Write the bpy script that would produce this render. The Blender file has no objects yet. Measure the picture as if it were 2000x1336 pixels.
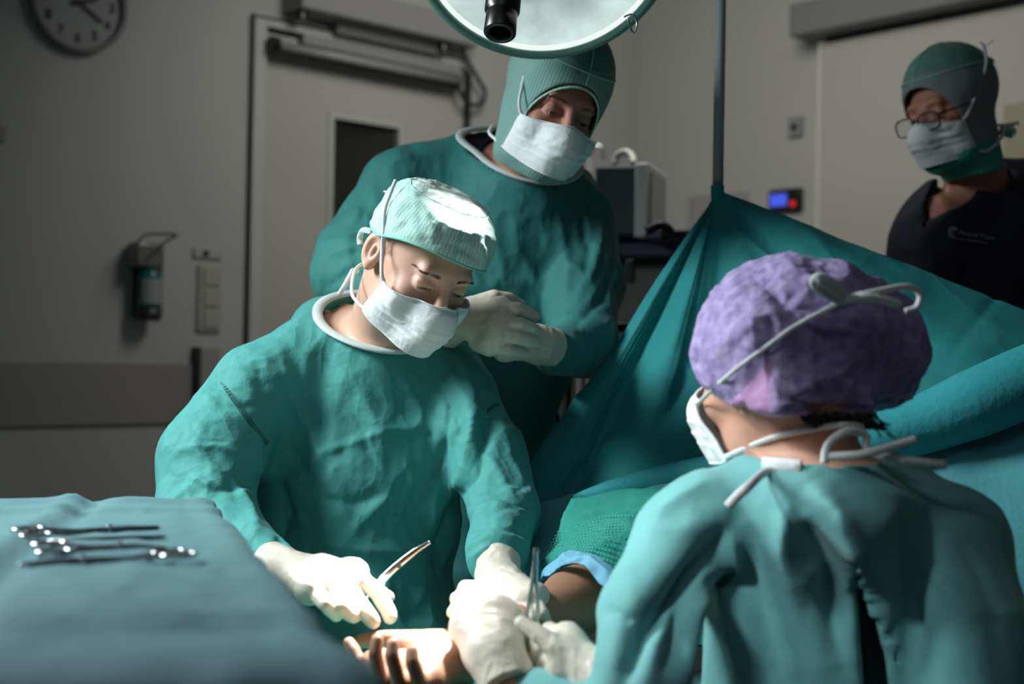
import bpy, math, random
import numpy as np
from mathutils import Matrix, Vector
random.seed(7); rng = np.random.RandomState(7)
SC = bpy.context.scene
COL = SC.collection

# ---------------------------------------------------------------- camera
FPX = 2600.0
_r = math.radians(1.0); _p = math.atan(37/FPX)
CX = np.array([math.cos(_r), 0, math.sin(_r)]); CF = np.array([0, math.cos(_p), math.sin(_p)])
CX = CX-CF*CX.dot(CF); CX /= np.linalg.norm(CX); CU = np.cross(CX, CF); CO = np.array([0, 0, 1.2])
cam = bpy.data.cameras.new('camera'); camo = bpy.data.objects.new('camera', cam); COL.objects.link(camo)
M = Matrix(((CX[0], CU[0], -CF[0], CO[0]), (CX[1], CU[1], -CF[1], CO[1]), (CX[2], CU[2], -CF[2], CO[2]), (0, 0, 0, 1)))
camo.matrix_world = M
cam.sensor_width = 36; cam.lens = FPX/2000*36; cam.clip_start = .05
cam.dof.use_dof = True; cam.dof.focus_distance = 2.03; cam.dof.aperture_fstop = 2.6
SC.camera = camo
SC.view_settings.view_transform = 'Standard'; SC.view_settings.look = 'None'
SC.view_settings.exposure = 0.0; SC.view_settings.gamma = 1.0; SC.view_settings.use_curve_mapping = False
# ---------------------------------------------------------------- world and lights
w = bpy.data.worlds.new('room_world'); SC.world = w; w.use_nodes = True
w.node_tree.nodes['Background'].inputs[0].default_value = (.75, .9, 1, 1)
w.node_tree.nodes['Background'].inputs[1].default_value = .0

def aim(o, src, dst):
    o.location = src; o.rotation_euler = (Vector(dst)-Vector(src)).to_track_quat('-Z', 'Y').to_euler()
def area(name, src, dst, size, power, col, spread=180, sy=None):
    l = bpy.data.lights.new(name, 'AREA'); l.size = size; l.energy = power; l.color = col; l.spread = math.radians(spread)
    if sy: l.shape = 'RECTANGLE'; l.size_y = sy
    o = bpy.data.objects.new(name, l); COL.objects.link(o); aim(o, src, dst); return o
def spot(name, src, dst, angle, power, col, blend=.5, rad=.1):
    l = bpy.data.lights.new(name, 'SPOT'); l.energy = power; l.color = col; l.spot_size = math.radians(angle); l.spot_blend = blend
    l.shadow_soft_size = rad; o = bpy.data.objects.new(name, l); COL.objects.link(o); aim(o, src, dst); return o
# the operating lamp's beam, a lamp out of frame on the left, then added fill lights
LAMP_C = CO+CX*((1060-1000)/FPX*2.12)-CU*((-128-668)/FPX*2.12)+CF*2.12
POOL = np.array([-.175, 1.65, .85])
spot('lamp_beam', tuple(LAMP_C+np.array([.025, -.05, -.05])), tuple(POOL), 18, 600, (1, .99, .96), .75, .07)
area('side_lamp', (-1.55, 1.75, 2.15), (.10, 1.75, .85), .6, 17, (.88, .97, 1), 92)
spot('nurse_fill_spot', (-.95, .75, 2.15), (.13, 1.50, 1.09), 13, 120, (.93, .98, 1), .9, .12)  # unseen spot added to brighten the nurse's left shoulder and cap
area('wall_fill', (.30, 3.5, 2.75), (.75, 5.4, 1.1), .8, 17, (1, .98, .93), 165)  # added area light brightening the walls around the corner, no fitting there
area('front_fill', (-.3, .2, 2.85), (.0, 2.0, .8), 1.3, 3, (.9, .97, 1), 170)  # weak fill added above the camera for general brightness

# ---------------------------------------------------------------- pixel helpers
def pt(px, py, d): return CO+CX*((px-1000)/FPX*d)-CU*((py-668)/FPX*d)+CF*d
def ray(px, py):
    v = CX*((px-1000)/FPX)-CU*((py-668)/FPX)+CF; return v/np.linalg.norm(v)
def proj(V):
    q = V-CO; d = q@CF
    return np.stack([1000+FPX*(q@CX)/d, 668-FPX*(q@CU)/d], -1), d

# ---------------------------------------------------------------- object helpers
WM = {}
def thing(name, label, cat, loc=(0, 0, 0), group=None):
    o = bpy.data.objects.new(name, None); COL.objects.link(o); o.location = loc; o.empty_display_size = .05
    o['label'] = label; o['category'] = cat
    if group: o['group'] = group
    WM[o] = Matrix.Translation(Vector([float(x) for x in loc])); return o
def tag(o, label, cat, group=None, kind=None):
    if label: o['label'] = label
    if cat: o['category'] = cat
    if group: o['group'] = group
    if kind: o['kind'] = kind
    return o
def obj(name, V, Fc, mat, parent=None, mtx=None, smooth=True, label=None):
    me = bpy.data.meshes.new(name)
    V = np.asarray(V, dtype=float)
    if isinstance(Fc, np.ndarray):
        me.vertices.add(len(V)); me.vertices.foreach_set('co', V.astype(np.float32).ravel())
        n = len(Fc); k = Fc.shape[1]
        me.loops.add(n*k); me.loops.foreach_set('vertex_index', Fc.astype(np.int32).ravel())
        me.polygons.add(n); me.polygons.foreach_set('loop_start', np.arange(0, n*k, k, dtype=np.int32))
        me.update(calc_edges=True); me.validate()
    else:
        me.from_pydata(V.tolist(), [], Fc)
    if smooth: me.polygons.foreach_set('use_smooth', [True]*len(me.polygons))
    for m in (mat if isinstance(mat, list) else [mat]): me.materials.append(m)
    o = bpy.data.objects.new(name, me); COL.objects.link(o)
    mw = mtx or Matrix.Identity(4)
    if parent is not None:
        o.parent = parent; o.matrix_parent_inverse = WM[parent].inverted()
    o.matrix_basis = mw; WM[o] = mw
    if label: o['label'] = label
    return o
def structure(o): o['kind'] = 'structure'; return o

class MB:
    def __init__(s): s.V = []; s.F = []
    def add(s, V, Fc):
        n = len(s.V); s.V += [tuple(v) for v in V]; s.F += [tuple(i+n for i in f) for f in Fc]; return s
    def box(s, c, ax, ay, az, h):     # centre, axes, half sizes
        c = np.array(c, float); A = [np.array(a, float) for a in (ax, ay, az)]
        V = [c+A[0]*h[0]*i+A[1]*h[1]*j+A[2]*h[2]*k for i in (-1, 1) for j in (-1, 1) for k in (-1, 1)]
        return s.add(V, [(0, 1, 3, 2), (4, 6, 7, 5), (0, 4, 5, 1), (2, 3, 7, 6), (0, 2, 6, 4), (1, 5, 7, 3)])
    def tube(s, P, R, n=12, closed=False, flat=1.0, up=None, cap=True):
        P = np.array(P, float); m = len(P); R = np.ones(m)*R if np.isscalar(R) else np.array(R)
        T = np.gradient(P, axis=0)
        if closed: T = np.roll(P, -1, 0)-np.roll(P, 1, 0)
        T /= np.linalg.norm(T, axis=1)[:, None]+1e-12
        N = np.zeros_like(P); a = np.array(up if up is not None else (0.13, .2, 1.)); n0 = a-T[0]*a.dot(T[0]); n0 /= np.linalg.norm(n0); N[0] = n0
        for i in range(1, m):
            b = (a if up is not None else N[i-1]); v = b-T[i]*b.dot(T[i]); N[i] = v/(np.linalg.norm(v)+1e-12)
        B = np.cross(T, N); V = []
        for i in range(m):
            for k in range(n):
                t = 2*math.pi*k/n; V.append(P[i]+R[i]*(math.cos(t)*flat*N[i]+math.sin(t)*B[i]))
        Fc = []
        for i in range(m if closed else m-1):
            j = (i+1) % m
            for k in range(n):
                l = (k+1) % n; Fc.append((i*n+k, j*n+k, j*n+l, i*n+l))
        if cap and not closed: Fc += [tuple(range(n)), tuple(range((m-1)*n+n-1, (m-1)*n-1, -1))]
        return s.add(V, Fc)
    def lathe(s, prof, c, axis, n=40, closed=False):
        c = np.array(c, float); a = np.array(axis, float); a /= np.linalg.norm(a)
        u = np.cross(a, (0, 0, 1) if abs(a[2]) < .9 else (1, 0, 0)); u /= np.linalg.norm(u); v = np.cross(a, u)
        V = []; m = len(prof)
        for r, h in prof:
            for k in range(n): t = 2*math.pi*k/n; V.append(c+a*h+r*(math.cos(t)*u+math.sin(t)*v))
        Fc = []
        for i in range(m if closed else m-1):
            j = (i+1) % m
            for k in range(n): l = (k+1) % n; Fc.append((i*n+k, i*n+l, j*n+l, j*n+k))
        if not closed:
            if prof[0][0] > 1e-5: Fc.append(tuple(range(n-1, -1, -1)))
            if prof[-1][0] > 1e-5: Fc.append(tuple(range((m-1)*n, m*n)))
        return s.add(V, Fc)
    def build(s, name, mat, parent=None, smooth=False, mtx=None, bev=0, label=None):
        o = obj(name, s.V, s.F, mat, parent, mtx, smooth, label)
        if bev:
            b = o.modifiers.new('bevel', 'BEVEL'); b.width = bev; b.segments = 3; b.limit_method = 'ANGLE'
            if not smooth:
                for p in o.data.polygons: p.use_smooth = True
                o.data.set_sharp_from_angle(angle=math.radians(50)) if hasattr(o.data, 'set_sharp_from_angle') else None
        return o
def smooth_line(P, n=8, closed=False):
    P = np.array(P, float); m = len(P); out = []
    for i in range(m if closed else m-1):
        if closed: a, b, c, d = P[(i-1) % m], P[i], P[(i+1) % m], P[(i+2) % m]
        else: a, b, c, d = P[max(i-1, 0)], P[i], P[i+1], P[min(i+2, m-1)]
        for t in np.arange(n)/n:
            out.append(.5*((2*b)+(-a+c)*t+(2*a-5*b+4*c-d)*t*t+(-a+3*b-3*c+d)*t**3))
    if not closed: out.append(P[-1])
    return np.array(out)
def net(rows, nu=12, nv=12):
    A = np.array(rows, float)                       # bicubic sheet through a control net
    B = np.array([smooth_line(r, nu) for r in A])
    return np.array([smooth_line(B[:, j], nv) for j in range(B.shape[1])]).transpose(1, 0, 2)
def grid_faces(n, m, wrap=False):
    i, j = np.meshgrid(np.arange(n-1), np.arange(m if wrap else m-1), indexing='ij'); k = (j+1) % m
    return np.stack([i*m+j, i*m+k, (i+1)*m+k, (i+1)*m+j], -1).reshape(-1, 4)
def solid(o, t, off=-1.):
    s = o.modifiers.new('solid', 'SOLIDIFY'); s.thickness = t; s.offset = off; return o
def subd(o, n=1):
    s = o.modifiers.new('sub', 'SUBSURF'); s.levels = n; s.render_levels = n; return o

# ---------------------------------------------------------------- noise
def _h(i, j, k, s):
    n = (i*374761393+j*668265263+k*2147483647+s*974711).astype(np.int64) & 0xffffffff
    n = ((n ^ (n >> 13))*1274126177) & 0xffffffff; n = (n ^ (n >> 16)) & 0xffff
    return n/32767.5-1
def vnoise(P, sc, seed=0):
    Q = np.asarray(P)*sc; I = np.floor(Q).astype(np.int64); f = Q-I; f = f*f*f*(f*(f*6-15)+10); r = 0
    for a in (0, 1):
        for b in (0, 1):
            for c in (0, 1):
                wt = (f[..., 0] if a else 1-f[..., 0])*(f[..., 1] if b else 1-f[..., 1])*(f[..., 2] if c else 1-f[..., 2])
                r = r+wt*_h(I[..., 0]+a, I[..., 1]+b, I[..., 2]+c, seed)
    return r
def crumple(P, sc, seed=0, oc=3):
    Q = np.asarray(P); wv = np.stack([vnoise(Q, sc*.7, seed+50+i) for i in range(3)], -1)*.35/sc; r = 0; a = 1
    for o in range(oc):
        r = r+a*(.5-np.abs(vnoise(Q+wv, sc*2**o, seed+o)))*2; a *= .5
    return r

# ---------------------------------------------------------------- signed distance shapes
def sph(c, r): c = np.array(c, float); return lambda P: np.linalg.norm(P-c, axis=-1)-r
def cap(a, b, ra, rb=None):
    a = np.array(a, float); b = np.array(b, float); rb = ra if rb is None else rb; ba = b-a; L = ba.dot(ba)+1e-12
    def f(P):
        q = P-a; h = np.clip((q@ba)/L, 0, 1); return np.linalg.norm(q-h[..., None]*ba, axis=-1)-(ra+(rb-ra)*h)
    return f
def ell(c, R, rot=None):
    c = np.array(c, float); R = np.array(R, float)
    def f(P):
        q = P-c
        if rot is not None: q = q@rot
        k0 = np.linalg.norm(q/R, axis=-1); k1 = np.linalg.norm(q/(R*R), axis=-1)+1e-9
        return k0*(k0-1)/k1
    return f
def smin(a, b, k):
    h = np.clip(.5+.5*(b-a)/k, 0, 1); return b+(a-b)*h-k*h*(1-h)
def smax(a, b, k): return -smin(-a, -b, k)
def U(k, *fs):
    def f(P):
        d = fs[0](P)
        for g in fs[1:]: d = smin(d, g(P), k)
        return d
    return f
def Sub(k, f, g): return lambda P: smax(f(P), -g(P), k)
def Off(f, o): return lambda P: f(P)-o
def Loc(mtx, f):               # evaluate f in the local frame of mtx
    R = np.array(mtx.to_3x3()); t = np.array(mtx.translation)
    return lambda P: f((P-t)@R)
def squash(f, c, axis, s):     # flatten f along axis by s about c
    c = np.array(c, float); a = np.array(axis, float); a /= np.linalg.norm(a)
    return lambda P: f(P+((P-c)@a)[..., None]*a*(1/s-1))*(1-(1-s)*.5)
def chain(pts, rad, k=None):
    fs = [cap(pts[i], pts[i+1], rad[i], rad[i+1]) for i in range(len(pts)-1)]
    def f(P):
        d = fs[0](P)
        for g in fs[1:]: d = np.minimum(d, g(P)) if k is None else smin(d, g(P), k)
        return d
    return f

def axis_lines(lo, hi, h, fine=None):
    if fine is None: return np.arange(lo, hi+h, h)
    fl, fh, fs = fine; out = []; x = lo
    while x < hi:
        out.append(x); x += fs if fl-1e-6 <= x < fh else (h if not (x < fl < x+h) else max(fl-x, 1e-4))
    out.append(hi); return np.array(out)
def surface(f, lo, hi, h, fine=None):
    """surface nets on a rectilinear grid; fine = ((lo),(hi),step) of a refined box"""
    ax = []
    for i in range(3):
        ax.append(axis_lines(lo[i], hi[i], h, None if fine is None else (fine[0][i], fine[1][i], fine[2])))
    nx, ny, nz = map(len, ax); B = 12
    G = np.ones((nx, ny, nz), np.float32)
    for i in range(0, nx, B):
        for j in range(0, ny, B):
            ks = list(range(0, nz, B)); xa = ax[0][i:i+B]; ya = ax[1][j:j+B]
            ctr = np.array([[(xa[0]+xa[-1])/2, (ya[0]+ya[-1])/2, (ax[2][k:k+B][0]+ax[2][k:k+B][-1])/2] for k in ks])
            hd = np.array([np.linalg.norm([xa[-1]-xa[0], ya[-1]-ya[0], ax[2][k:k+B][-1]-ax[2][k:k+B][0]])/2 for k in ks])
            dc = f(ctr)
            for k, d, hh in zip(ks, dc, hd):
                if abs(d) > hh*1.7+.02: G[i:i+B, j:j+B, k:k+B] = d; continue
                X, Y, Z = np.meshgrid(xa, ya, ax[2][k:k+B], indexing='ij')
                G[i:i+B, j:j+B, k:k+B] = f(np.stack([X, Y, Z], -1).reshape(-1, 3)).reshape(X.shape)
    S = G < 0
    S[0] = S[-1] = False; S[:, 0] = S[:, -1] = False; S[:, :, 0] = S[:, :, -1] = False
    G = np.where(S, np.minimum(G, -1e-6), np.maximum(G, 1e-6))
    c = [S[a:nx-1+a, b:ny-1+b, e:nz-1+e] for a in (0, 1) for b in (0, 1) for e in (0, 1)]
    cnt = sum(x.astype(np.int8) for x in c); act = (cnt > 0) & (cnt < 8)
    I = np.argwhere(act); idx = -np.ones(act.shape, np.int64); idx[act] = np.arange(len(I))
    acc = np.zeros((len(I), 3)); num = np.zeros(len(I)); crn = [(a, b, e) for a in (0, 1) for b in (0, 1) for e in (0, 1)]
    for p in range(8):
        for q in range(p+1, 8):
            dlt = np.array(crn[q])-np.array(crn[p])
            if abs(dlt).sum() != 1: continue
            A = I+np.array(crn[p]); Bq = I+np.array(crn[q])
            ga = G[A[:, 0], A[:, 1], A[:, 2]]; gb = G[Bq[:, 0], Bq[:, 1], Bq[:, 2]]
            m = (ga < 0) != (gb < 0); t = np.where(m, ga/(ga-gb+1e-20), 0)
            pa = np.stack([ax[n][A[:, n]] for n in range(3)], -1); pb = np.stack([ax[n][Bq[:, n]] for n in range(3)], -1)
            acc += np.where(m[:, None], pa+(pb-pa)*t[:, None], 0); num += m
    V = acc/num[:, None]; Fs = []
    for a in range(3):
        b, e = (a+1) % 3, (a+2) % 3
        s0 = [slice(1, -1)]*3; s0[a] = slice(0, -1); s1 = [slice(1, -1)]*3; s1[a] = slice(1, None)
        A = S[tuple(s0)]; Bq = S[tuple(s1)]; E = np.argwhere(A != Bq); off = np.ones(3, int); off[a] = 0; E = E+off
        ins = S[E[:, 0], E[:, 1], E[:, 2]]
        def gi(db, de):
            T = E.copy(); T[:, b] -= db; T[:, e] -= de; return idx[T[:, 0], T[:, 1], T[:, 2]]
        Q = np.stack([gi(1, 1), gi(0, 1), gi(0, 0), gi(1, 0)], -1)
        Q[~ins] = Q[~ins][:, ::-1]; Fs.append(Q)
    Q = np.concatenate(Fs); Q = Q[(Q >= 0).all(1)]
    return V, Q
def vnormals(V, Q):
    n = np.cross(V[Q[:, 2]]-V[Q[:, 0]], V[Q[:, 3]]-V[Q[:, 1]]); N = np.zeros_like(V)
    for k in range(4): np.add.at(N, Q[:, k], n)
    return N/(np.linalg.norm(N, axis=1)[:, None]+1e-12)
def relax(V, Q, n=1, lam=.5):
    for _ in range(n):
        A = np.zeros_like(V); c = np.zeros(len(V))
        for k in range(4):
            np.add.at(A, Q[:, k], V[Q[:, (k+1) % 4]]+V[Q[:, (k-1) % 4]]); np.add.at(c, Q[:, k], 2)
        V = V+lam*(A/np.maximum(c, 1)[:, None]-V)
    return V
def folds(V, Q, items):
    """sculpt creases: items = (pixel polyline, width px, height m[, sharp])"""
    N = vnormals(V, Q); uv, d = proj(V); view = (V-CO); view /= np.linalg.norm(view, axis=1)[:, None]
    fr = np.clip(-(N*view).sum(1)*3+.2, 0, 1); D = np.zeros(len(V))
    for it in items:
        pl = np.array(it[0], float); wd, am = it[1], it[2]; sharp = it[3] if len(it) > 3 else 1.3
        L = np.r_[0, np.cumsum(np.linalg.norm(np.diff(pl, axis=0), axis=1))]; best = np.full(len(V), 1e9); tt = np.zeros(len(V))
        for i in range(len(pl)-1):
            a, b = pl[i], pl[i+1]; ba = b-a; h = np.clip(((uv-a)@ba)/(ba@ba), 0, 1)
            ds = np.linalg.norm(uv-a-h[:, None]*ba, axis=1); m = ds < best; best[m] = ds[m]; tt[m] = (L[i]+h[m]*(L[i+1]-L[i]))/L[-1]
        tp = np.clip(np.sin(np.pi*np.clip(tt, .02, .98)), 0, 1)**.5
        D += am*tp*np.exp(-(best/wd)**sharp)
    return V+N*(D*fr)[:, None]
def hit(f, px, py, t0=1.0, t1=4.0, off=0.0):
    r = ray(px, py); t = t0
    for _ in range(200):
        d = float(f((CO+r*t)[None])[0]); t += max(d*.6, .0004)
        if d < .0008 or t > t1: break
    return CO+r*t-r*off

# ---------------------------------------------------------------- materials
def mat(name, col, rough=.6, metal=0, **k):
    m = bpy.data.materials.new(name); m.use_nodes = True; nt = m.node_tree; b = nt.nodes['Principled BSDF']
    b.inputs['Base Color'].default_value = (*col, 1); b.inputs['Roughness'].default_value = rough; b.inputs['Metallic'].default_value = metal
    for a, v in k.items(): b.inputs[a.replace('_', ' ')].default_value = v
    return m
def nd(m, t, **k):
    n = m.node_tree.nodes.new(t)
    for a, v in k.items(): setattr(n, a, v)
    return n
def lk(m, a, b): m.node_tree.links.new(a, b)
def vary(m, col, amt=.12, scale=8, bump=0, bscale=60, detail=4, bump2=0, b2scale=12):
    b = m.node_tree.nodes['Principled BSDF']; tc = nd(m, 'ShaderNodeTexCoord')
    n = nd(m, 'ShaderNodeTexNoise'); n.inputs['Scale'].default_value = scale; n.inputs['Detail'].default_value = detail; lk(m, tc.outputs['Object'], n.inputs['Vector'])
    r = nd(m, 'ShaderNodeMapRange'); r.inputs[3].default_value = 1-amt; r.inputs[4].default_value = 1+amt; lk(m, n.outputs[0], r.inputs[0])
    mx = nd(m, 'ShaderNodeVectorMath', operation='SCALE'); mx.inputs[0].default_value = col; lk(m, r.outputs[0], mx.inputs['Scale']); lk(m, mx.outputs[0], b.inputs['Base Color'])
    prev = None
    for am, s in ((bump, bscale), (bump2, b2scale)):
        if am:
            n2 = nd(m, 'ShaderNodeTexNoise'); n2.inputs['Scale'].default_value = s; n2.inputs['Detail'].default_value = 3; lk(m, tc.outputs['Object'], n2.inputs['Vector'])
            bp = nd(m, 'ShaderNodeBump'); bp.inputs['Strength'].default_value = am; bp.inputs['Distance'].default_value = .02*20/s if s > 20 else .02; lk(m, n2.outputs[0], bp.inputs['Height'])
            if prev: lk(m, prev.outputs[0], bp.inputs['Normal'])
            prev = bp; lk(m, bp.outputs[0], b.inputs['Normal'])
    return m
def crease_bump(m, sc, st):
    b = m.node_tree.nodes['Principled BSDF']; tc = nd(m, 'ShaderNodeTexCoord'); n = nd(m, 'ShaderNodeTexNoise'); n.inputs['Scale'].default_value = sc*.7; n.inputs['Detail'].default_value = 2; lk(m, tc.outputs['Object'], n.inputs['Vector'])
    mp = nd(m, 'ShaderNodeMapping'); mp.inputs['Scale'].default_value = (1, 1, .55); lk(m, tc.outputs['Object'], mp.inputs[0])
    ad = nd(m, 'ShaderNodeVectorMath', operation='MULTIPLY_ADD'); lk(m, n.outputs['Color'], ad.inputs[0]); ad.inputs[1].default_value = (1.1/sc,)*3; lk(m, mp.outputs[0], ad.inputs[2])
    prev = b.inputs['Normal'].links[0].from_socket if b.inputs['Normal'].links else None
    for k, (s_, d_) in enumerate(((sc, .012), (sc*2.7, .004))):
        v = nd(m, 'ShaderNodeTexVoronoi', feature='SMOOTH_F1'); v.inputs['Scale'].default_value = s_; v.inputs['Smoothness'].default_value = .12; lk(m, ad.outputs[0], v.inputs['Vector'])
        bp = nd(m, 'ShaderNodeBump'); bp.inputs['Strength'].default_value = st; bp.inputs['Distance'].default_value = d_*14/sc; lk(m, v.outputs['Distance'], bp.inputs['Height'])
        if prev: lk(m, prev, bp.inputs['Normal'])
        prev = bp.outputs[0]
    lk(m, prev, b.inputs['Normal'])
def cloth(name, col, amt=.08, rough=.72, sheen=.05, bump=.25, bump2=.0, b2=10):
    m = mat(name, col, rough); b = m.node_tree.nodes['Principled BSDF']; b.inputs['Sheen Weight'].default_value = sheen
    b.inputs['Specular IOR Level'].default_value = .35
    return vary(m, col, amt, 6, bump, 90, 4, bump2, b2)
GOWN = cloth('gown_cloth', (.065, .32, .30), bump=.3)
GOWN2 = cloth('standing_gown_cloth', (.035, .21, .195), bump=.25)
GOWN3 = cloth('nurse_gown_cloth', (.14, .40, .40), bump=.15, sheen=.25)
DRAPE = cloth('drape_cloth', (.022, .25, .26), bump=.12, sheen=0)
DRAPE_T = cloth('table_drape_cloth', (.115, .25, .272), bump=.2, amt=.06)
DRAPE_G = cloth('arm_drape_cloth', (.02, .28, .22), bump=.3)
DRAPE_B = cloth('blue_drape_cloth', (.16, .42, .58), bump=.2)
crease_bump(GOWN, 9, .8); crease_bump(GOWN2, 7, .7); crease_bump(GOWN3, 5, .35); crease_bump(DRAPE, 3.5, .35); crease_bump(DRAPE_G, 12, .7); crease_bump(DRAPE_T, 5, .35)
TRIM = cloth('white_binding', (.62, .72, .7), bump=.2)
MASK = cloth('mask_fleece', (.78, .83, .83), amt=.03, bump=.25, bump2=.25, b2=30)
TIE = cloth('tie_fleece', (.74, .76, .76), amt=.03)
NAVY = cloth('navy_cotton', (.003, .005, .018), bump=.3, amt=.15, sheen=0)
def skin(name, col, ss=.12):
    m = mat(name, col, .5); b = m.node_tree.nodes['Principled BSDF']
    b.inputs['Subsurface Weight'].default_value = ss; b.inputs['Subsurface Radius'].default_value = (.012, .005, .003); b.inputs['Subsurface Scale'].default_value = 1.
    vary(m, col, .12, 35, .15, 350, 5, .08, 60); return m
SKIN = skin('pale_skin', (.70, .42, .31)); SKIN2 = skin('ruddy_skin', (.50, .22, .16)); SKIN3 = skin('nurse_skin', (.62, .33, .23)); SKINP = skin('tan_skin', (.36, .185, .11))
def latex(name, col):
    m = mat(name, col, .42); b = m.node_tree.nodes['Principled BSDF']; b.inputs['Subsurface Weight'].default_value = .1; b.inputs['Subsurface Radius'].default_value = (.01, .007, .005); b.inputs['Subsurface Scale'].default_value = .6
    vary(m, col, .05, 25, .2, 140, 4, .2, 45); return m
GLOVE = latex('latex_glove', (.70, .64, .54)); STEEL = mat('polished_steel', (.62, .63, .64), .2, 1)
STEELD = mat('brushed_steel', (.25, .26, .27), .32, 1)
def wave_cap(name, ca, cb, freq=.0058, amp=.28, base=.5, alpha=1):
    m = mat(name, ca, .75); b = m.node_tree.nodes['Principled BSDF']; tc = nd(m, 'ShaderNodeTexCoord'); sp = nd(m, 'ShaderNodeSeparateXYZ'); lk(m, tc.outputs['Object'], sp.inputs[0])
    def mt(op, a, c=None, d=None):
        n = nd(m, 'ShaderNodeMath', operation=op)
        for i, x in enumerate((a, c, d)):
            if x is None: continue
            if isinstance(x, (int, float)): n.inputs[i].default_value = x
            else: lk(m, x, n.inputs[i])
        return n.outputs[0]
    th = mt('ARCTAN2', sp.outputs[0], sp.outputs[1]); u = mt('MULTIPLY', th, .088/freq)
    zz = mt('PINGPONG', mt('DIVIDE', sp.outputs[2], .0045), 1.0); u = mt('ADD', u, mt('MULTIPLY', zz, amp))
    s = mt('SINE', mt('MULTIPLY', u, 2*math.pi)); s = mt('MULTIPLY_ADD', s, 1.6, base); n = nd(m, 'ShaderNodeTexNoise'); n.inputs['Scale'].default_value = 22; lk(m, tc.outputs['Object'], n.inputs['Vector'])
    s = mt('ADD', s, mt('MULTIPLY', mt('SUBTRACT', n.outputs[0], .5), 1.2)); cl = nd(m, 'ShaderNodeClamp'); lk(m, s, cl.inputs[0])
    mx = nd(m, 'ShaderNodeMix', data_type='RGBA'); lk(m, cl.outputs[0], mx.inputs['Factor']); mx.inputs[6].default_value = (*ca, 1); mx.inputs[7].default_value = (*cb, 1); lk(m, mx.outputs[2], b.inputs['Base Color'])
    n2 = nd(m, 'ShaderNodeTexNoise'); n2.inputs['Scale'].default_value = 45; lk(m, tc.outputs['Object'], n2.inputs['Vector']); bp = nd(m, 'ShaderNodeBump'); bp.inputs['Strength'].default_value = .35; bp.inputs['Distance'].default_value = .006; lk(m, n2.outputs[0], bp.inputs['Height']); lk(m, bp.outputs[0], b.inputs['Normal'])
    return m
CAPM = wave_cap('mint_wave_fleece', (.24, .62, .50), (.60, .68, .63))
HOODM = wave_cap('green_wave_fleece', (.10, .30, .25), (.24, .37, .33), .0058)
HOODM2 = cloth('grey_green_fleece', (.20, .24, .25), bump=.3)
SEAM = cloth('mint_seam', (.22, .6, .5)); CROWN = cloth('green_crown_fleece', (.10, .27, .22), bump=.3); CROWNT = cloth('mint_crown_fleece', (.58, .74, .68), bump=.3, bump2=.4, b2=35)
def purple():
    m = cloth('purple_fleece', (.34, .26, .50), amt=.1, bump=.35); b = m.node_tree.nodes['Principled BSDF']; tc = nd(m, 'ShaderNodeTexCoord')
    v = nd(m, 'ShaderNodeTexNoise'); v.inputs['Scale'].default_value = 75; v.inputs['Detail'].default_value = 2; lk(m, tc.outputs['Object'], v.inputs['Vector'])
    r = nd(m, 'ShaderNodeValToRGB'); r.color_ramp.elements[0].position = .35; r.color_ramp.elements[0].color = (.29, .22, .46, 1); r.color_ramp.elements[1].position = .68; r.color_ramp.elements[1].color = (.47, .38, .64, 1)
    lk(m, v.outputs[0], r.inputs[0]); lk(m, r.outputs[0], b.inputs['Base Color']); return m
PURPLE = purple(); PINK = cloth('lilac_fleece', (.60, .33, .62), bump=.3)
HAIR = mat('dark_hair', (.012, .009, .008), .4); BROW = mat('brow_hair', (.16, .085, .05), .6); LASH = mat('lash_hair', (.03, .02, .015), .6)
WALLM = vary(mat('wall_paint', (.42, .42, .395), .55), (.42, .42, .395), .03, 3)
DOORM = vary(mat('door_laminate', (.43, .42, .38), .5), (.43, .42, .38), .03, 2)
FRAMEM = mat('frame_paint', (.47, .48, .45), .45); BAND = mat('bumper_band', (.27, .25, .235), .6); FLOORM = vary(mat('floor_vinyl', (.22, .24, .25), .35), (.22, .24, .25), .1, 5)
GREYP = mat('grey_plastic', (.33, .34, .33), .5); DARKP = mat('dark_plastic', (.02, .022, .022), .4); BLACK = mat('black_plastic', (.006, .006, .006), .32); WHITEP = mat('white_plastic', (.6, .6, .58), .45)
# ---------------------------------------------------------------- the room
S2 = math.hypot(.74, .6726); E1 = np.array([.74, .6726, 0])/S2; E2 = np.array([.6726, -.74, 0])/S2
ZV = np.array([0, 0, 1.]); P0 = np.array([-.846, 4.54, 0]); CRN = np.array([.537, 5.797, 0])
WD = (P0, E1, E2); WR = (CRN, E2, -E1)      # origin, along, into the room
def wp(W, px, py, off=0.):                   # pixel -> (s, z) on the wall plane moved off into the room
    o, a, n = W; o = o+n*off; r = ray(px, py); t = (o-CO)@n/(r@n); q = CO+r*t-o; return q@a, q[2]
def wpos(W, s, z, off=0.): return W[0]+W[1]*s+ZV*z+W[2]*off
def wbox(mb, W, s0, s1, z0, z1, o0, o1):
    c = wpos(W, (s0+s1)/2, (z0+z1)/2, (o0+o1)/2); return mb.box(c, W[1], W[2], ZV, (abs(s1-s0)/2, abs(o1-o0)/2, abs(z1-z0)/2))
def pbox(mb, W, px0, py0, px1, py1, o0, o1):
    s0, z0 = wp(W, px0, (py0+py1)/2, o1); s1, _ = wp(W, px1, (py0+py1)/2, o1); _, za = wp(W, (px0+px1)/2, py0, o1); _, zb = wp(W, (px0+px1)/2, py1, o1)
    return wbox(mb, W, s0, s1, zb, za, o0, o1)
RZ = 3.0
sdoor0 = wp(WD, 512, 400)[0]; sdoor1 = wp(WD, 905, 400)[0]; zdoor = wp(WD, 515, 60)[1]
SC_ = (CRN-P0)@E1                             # corner position along the door wall
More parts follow.
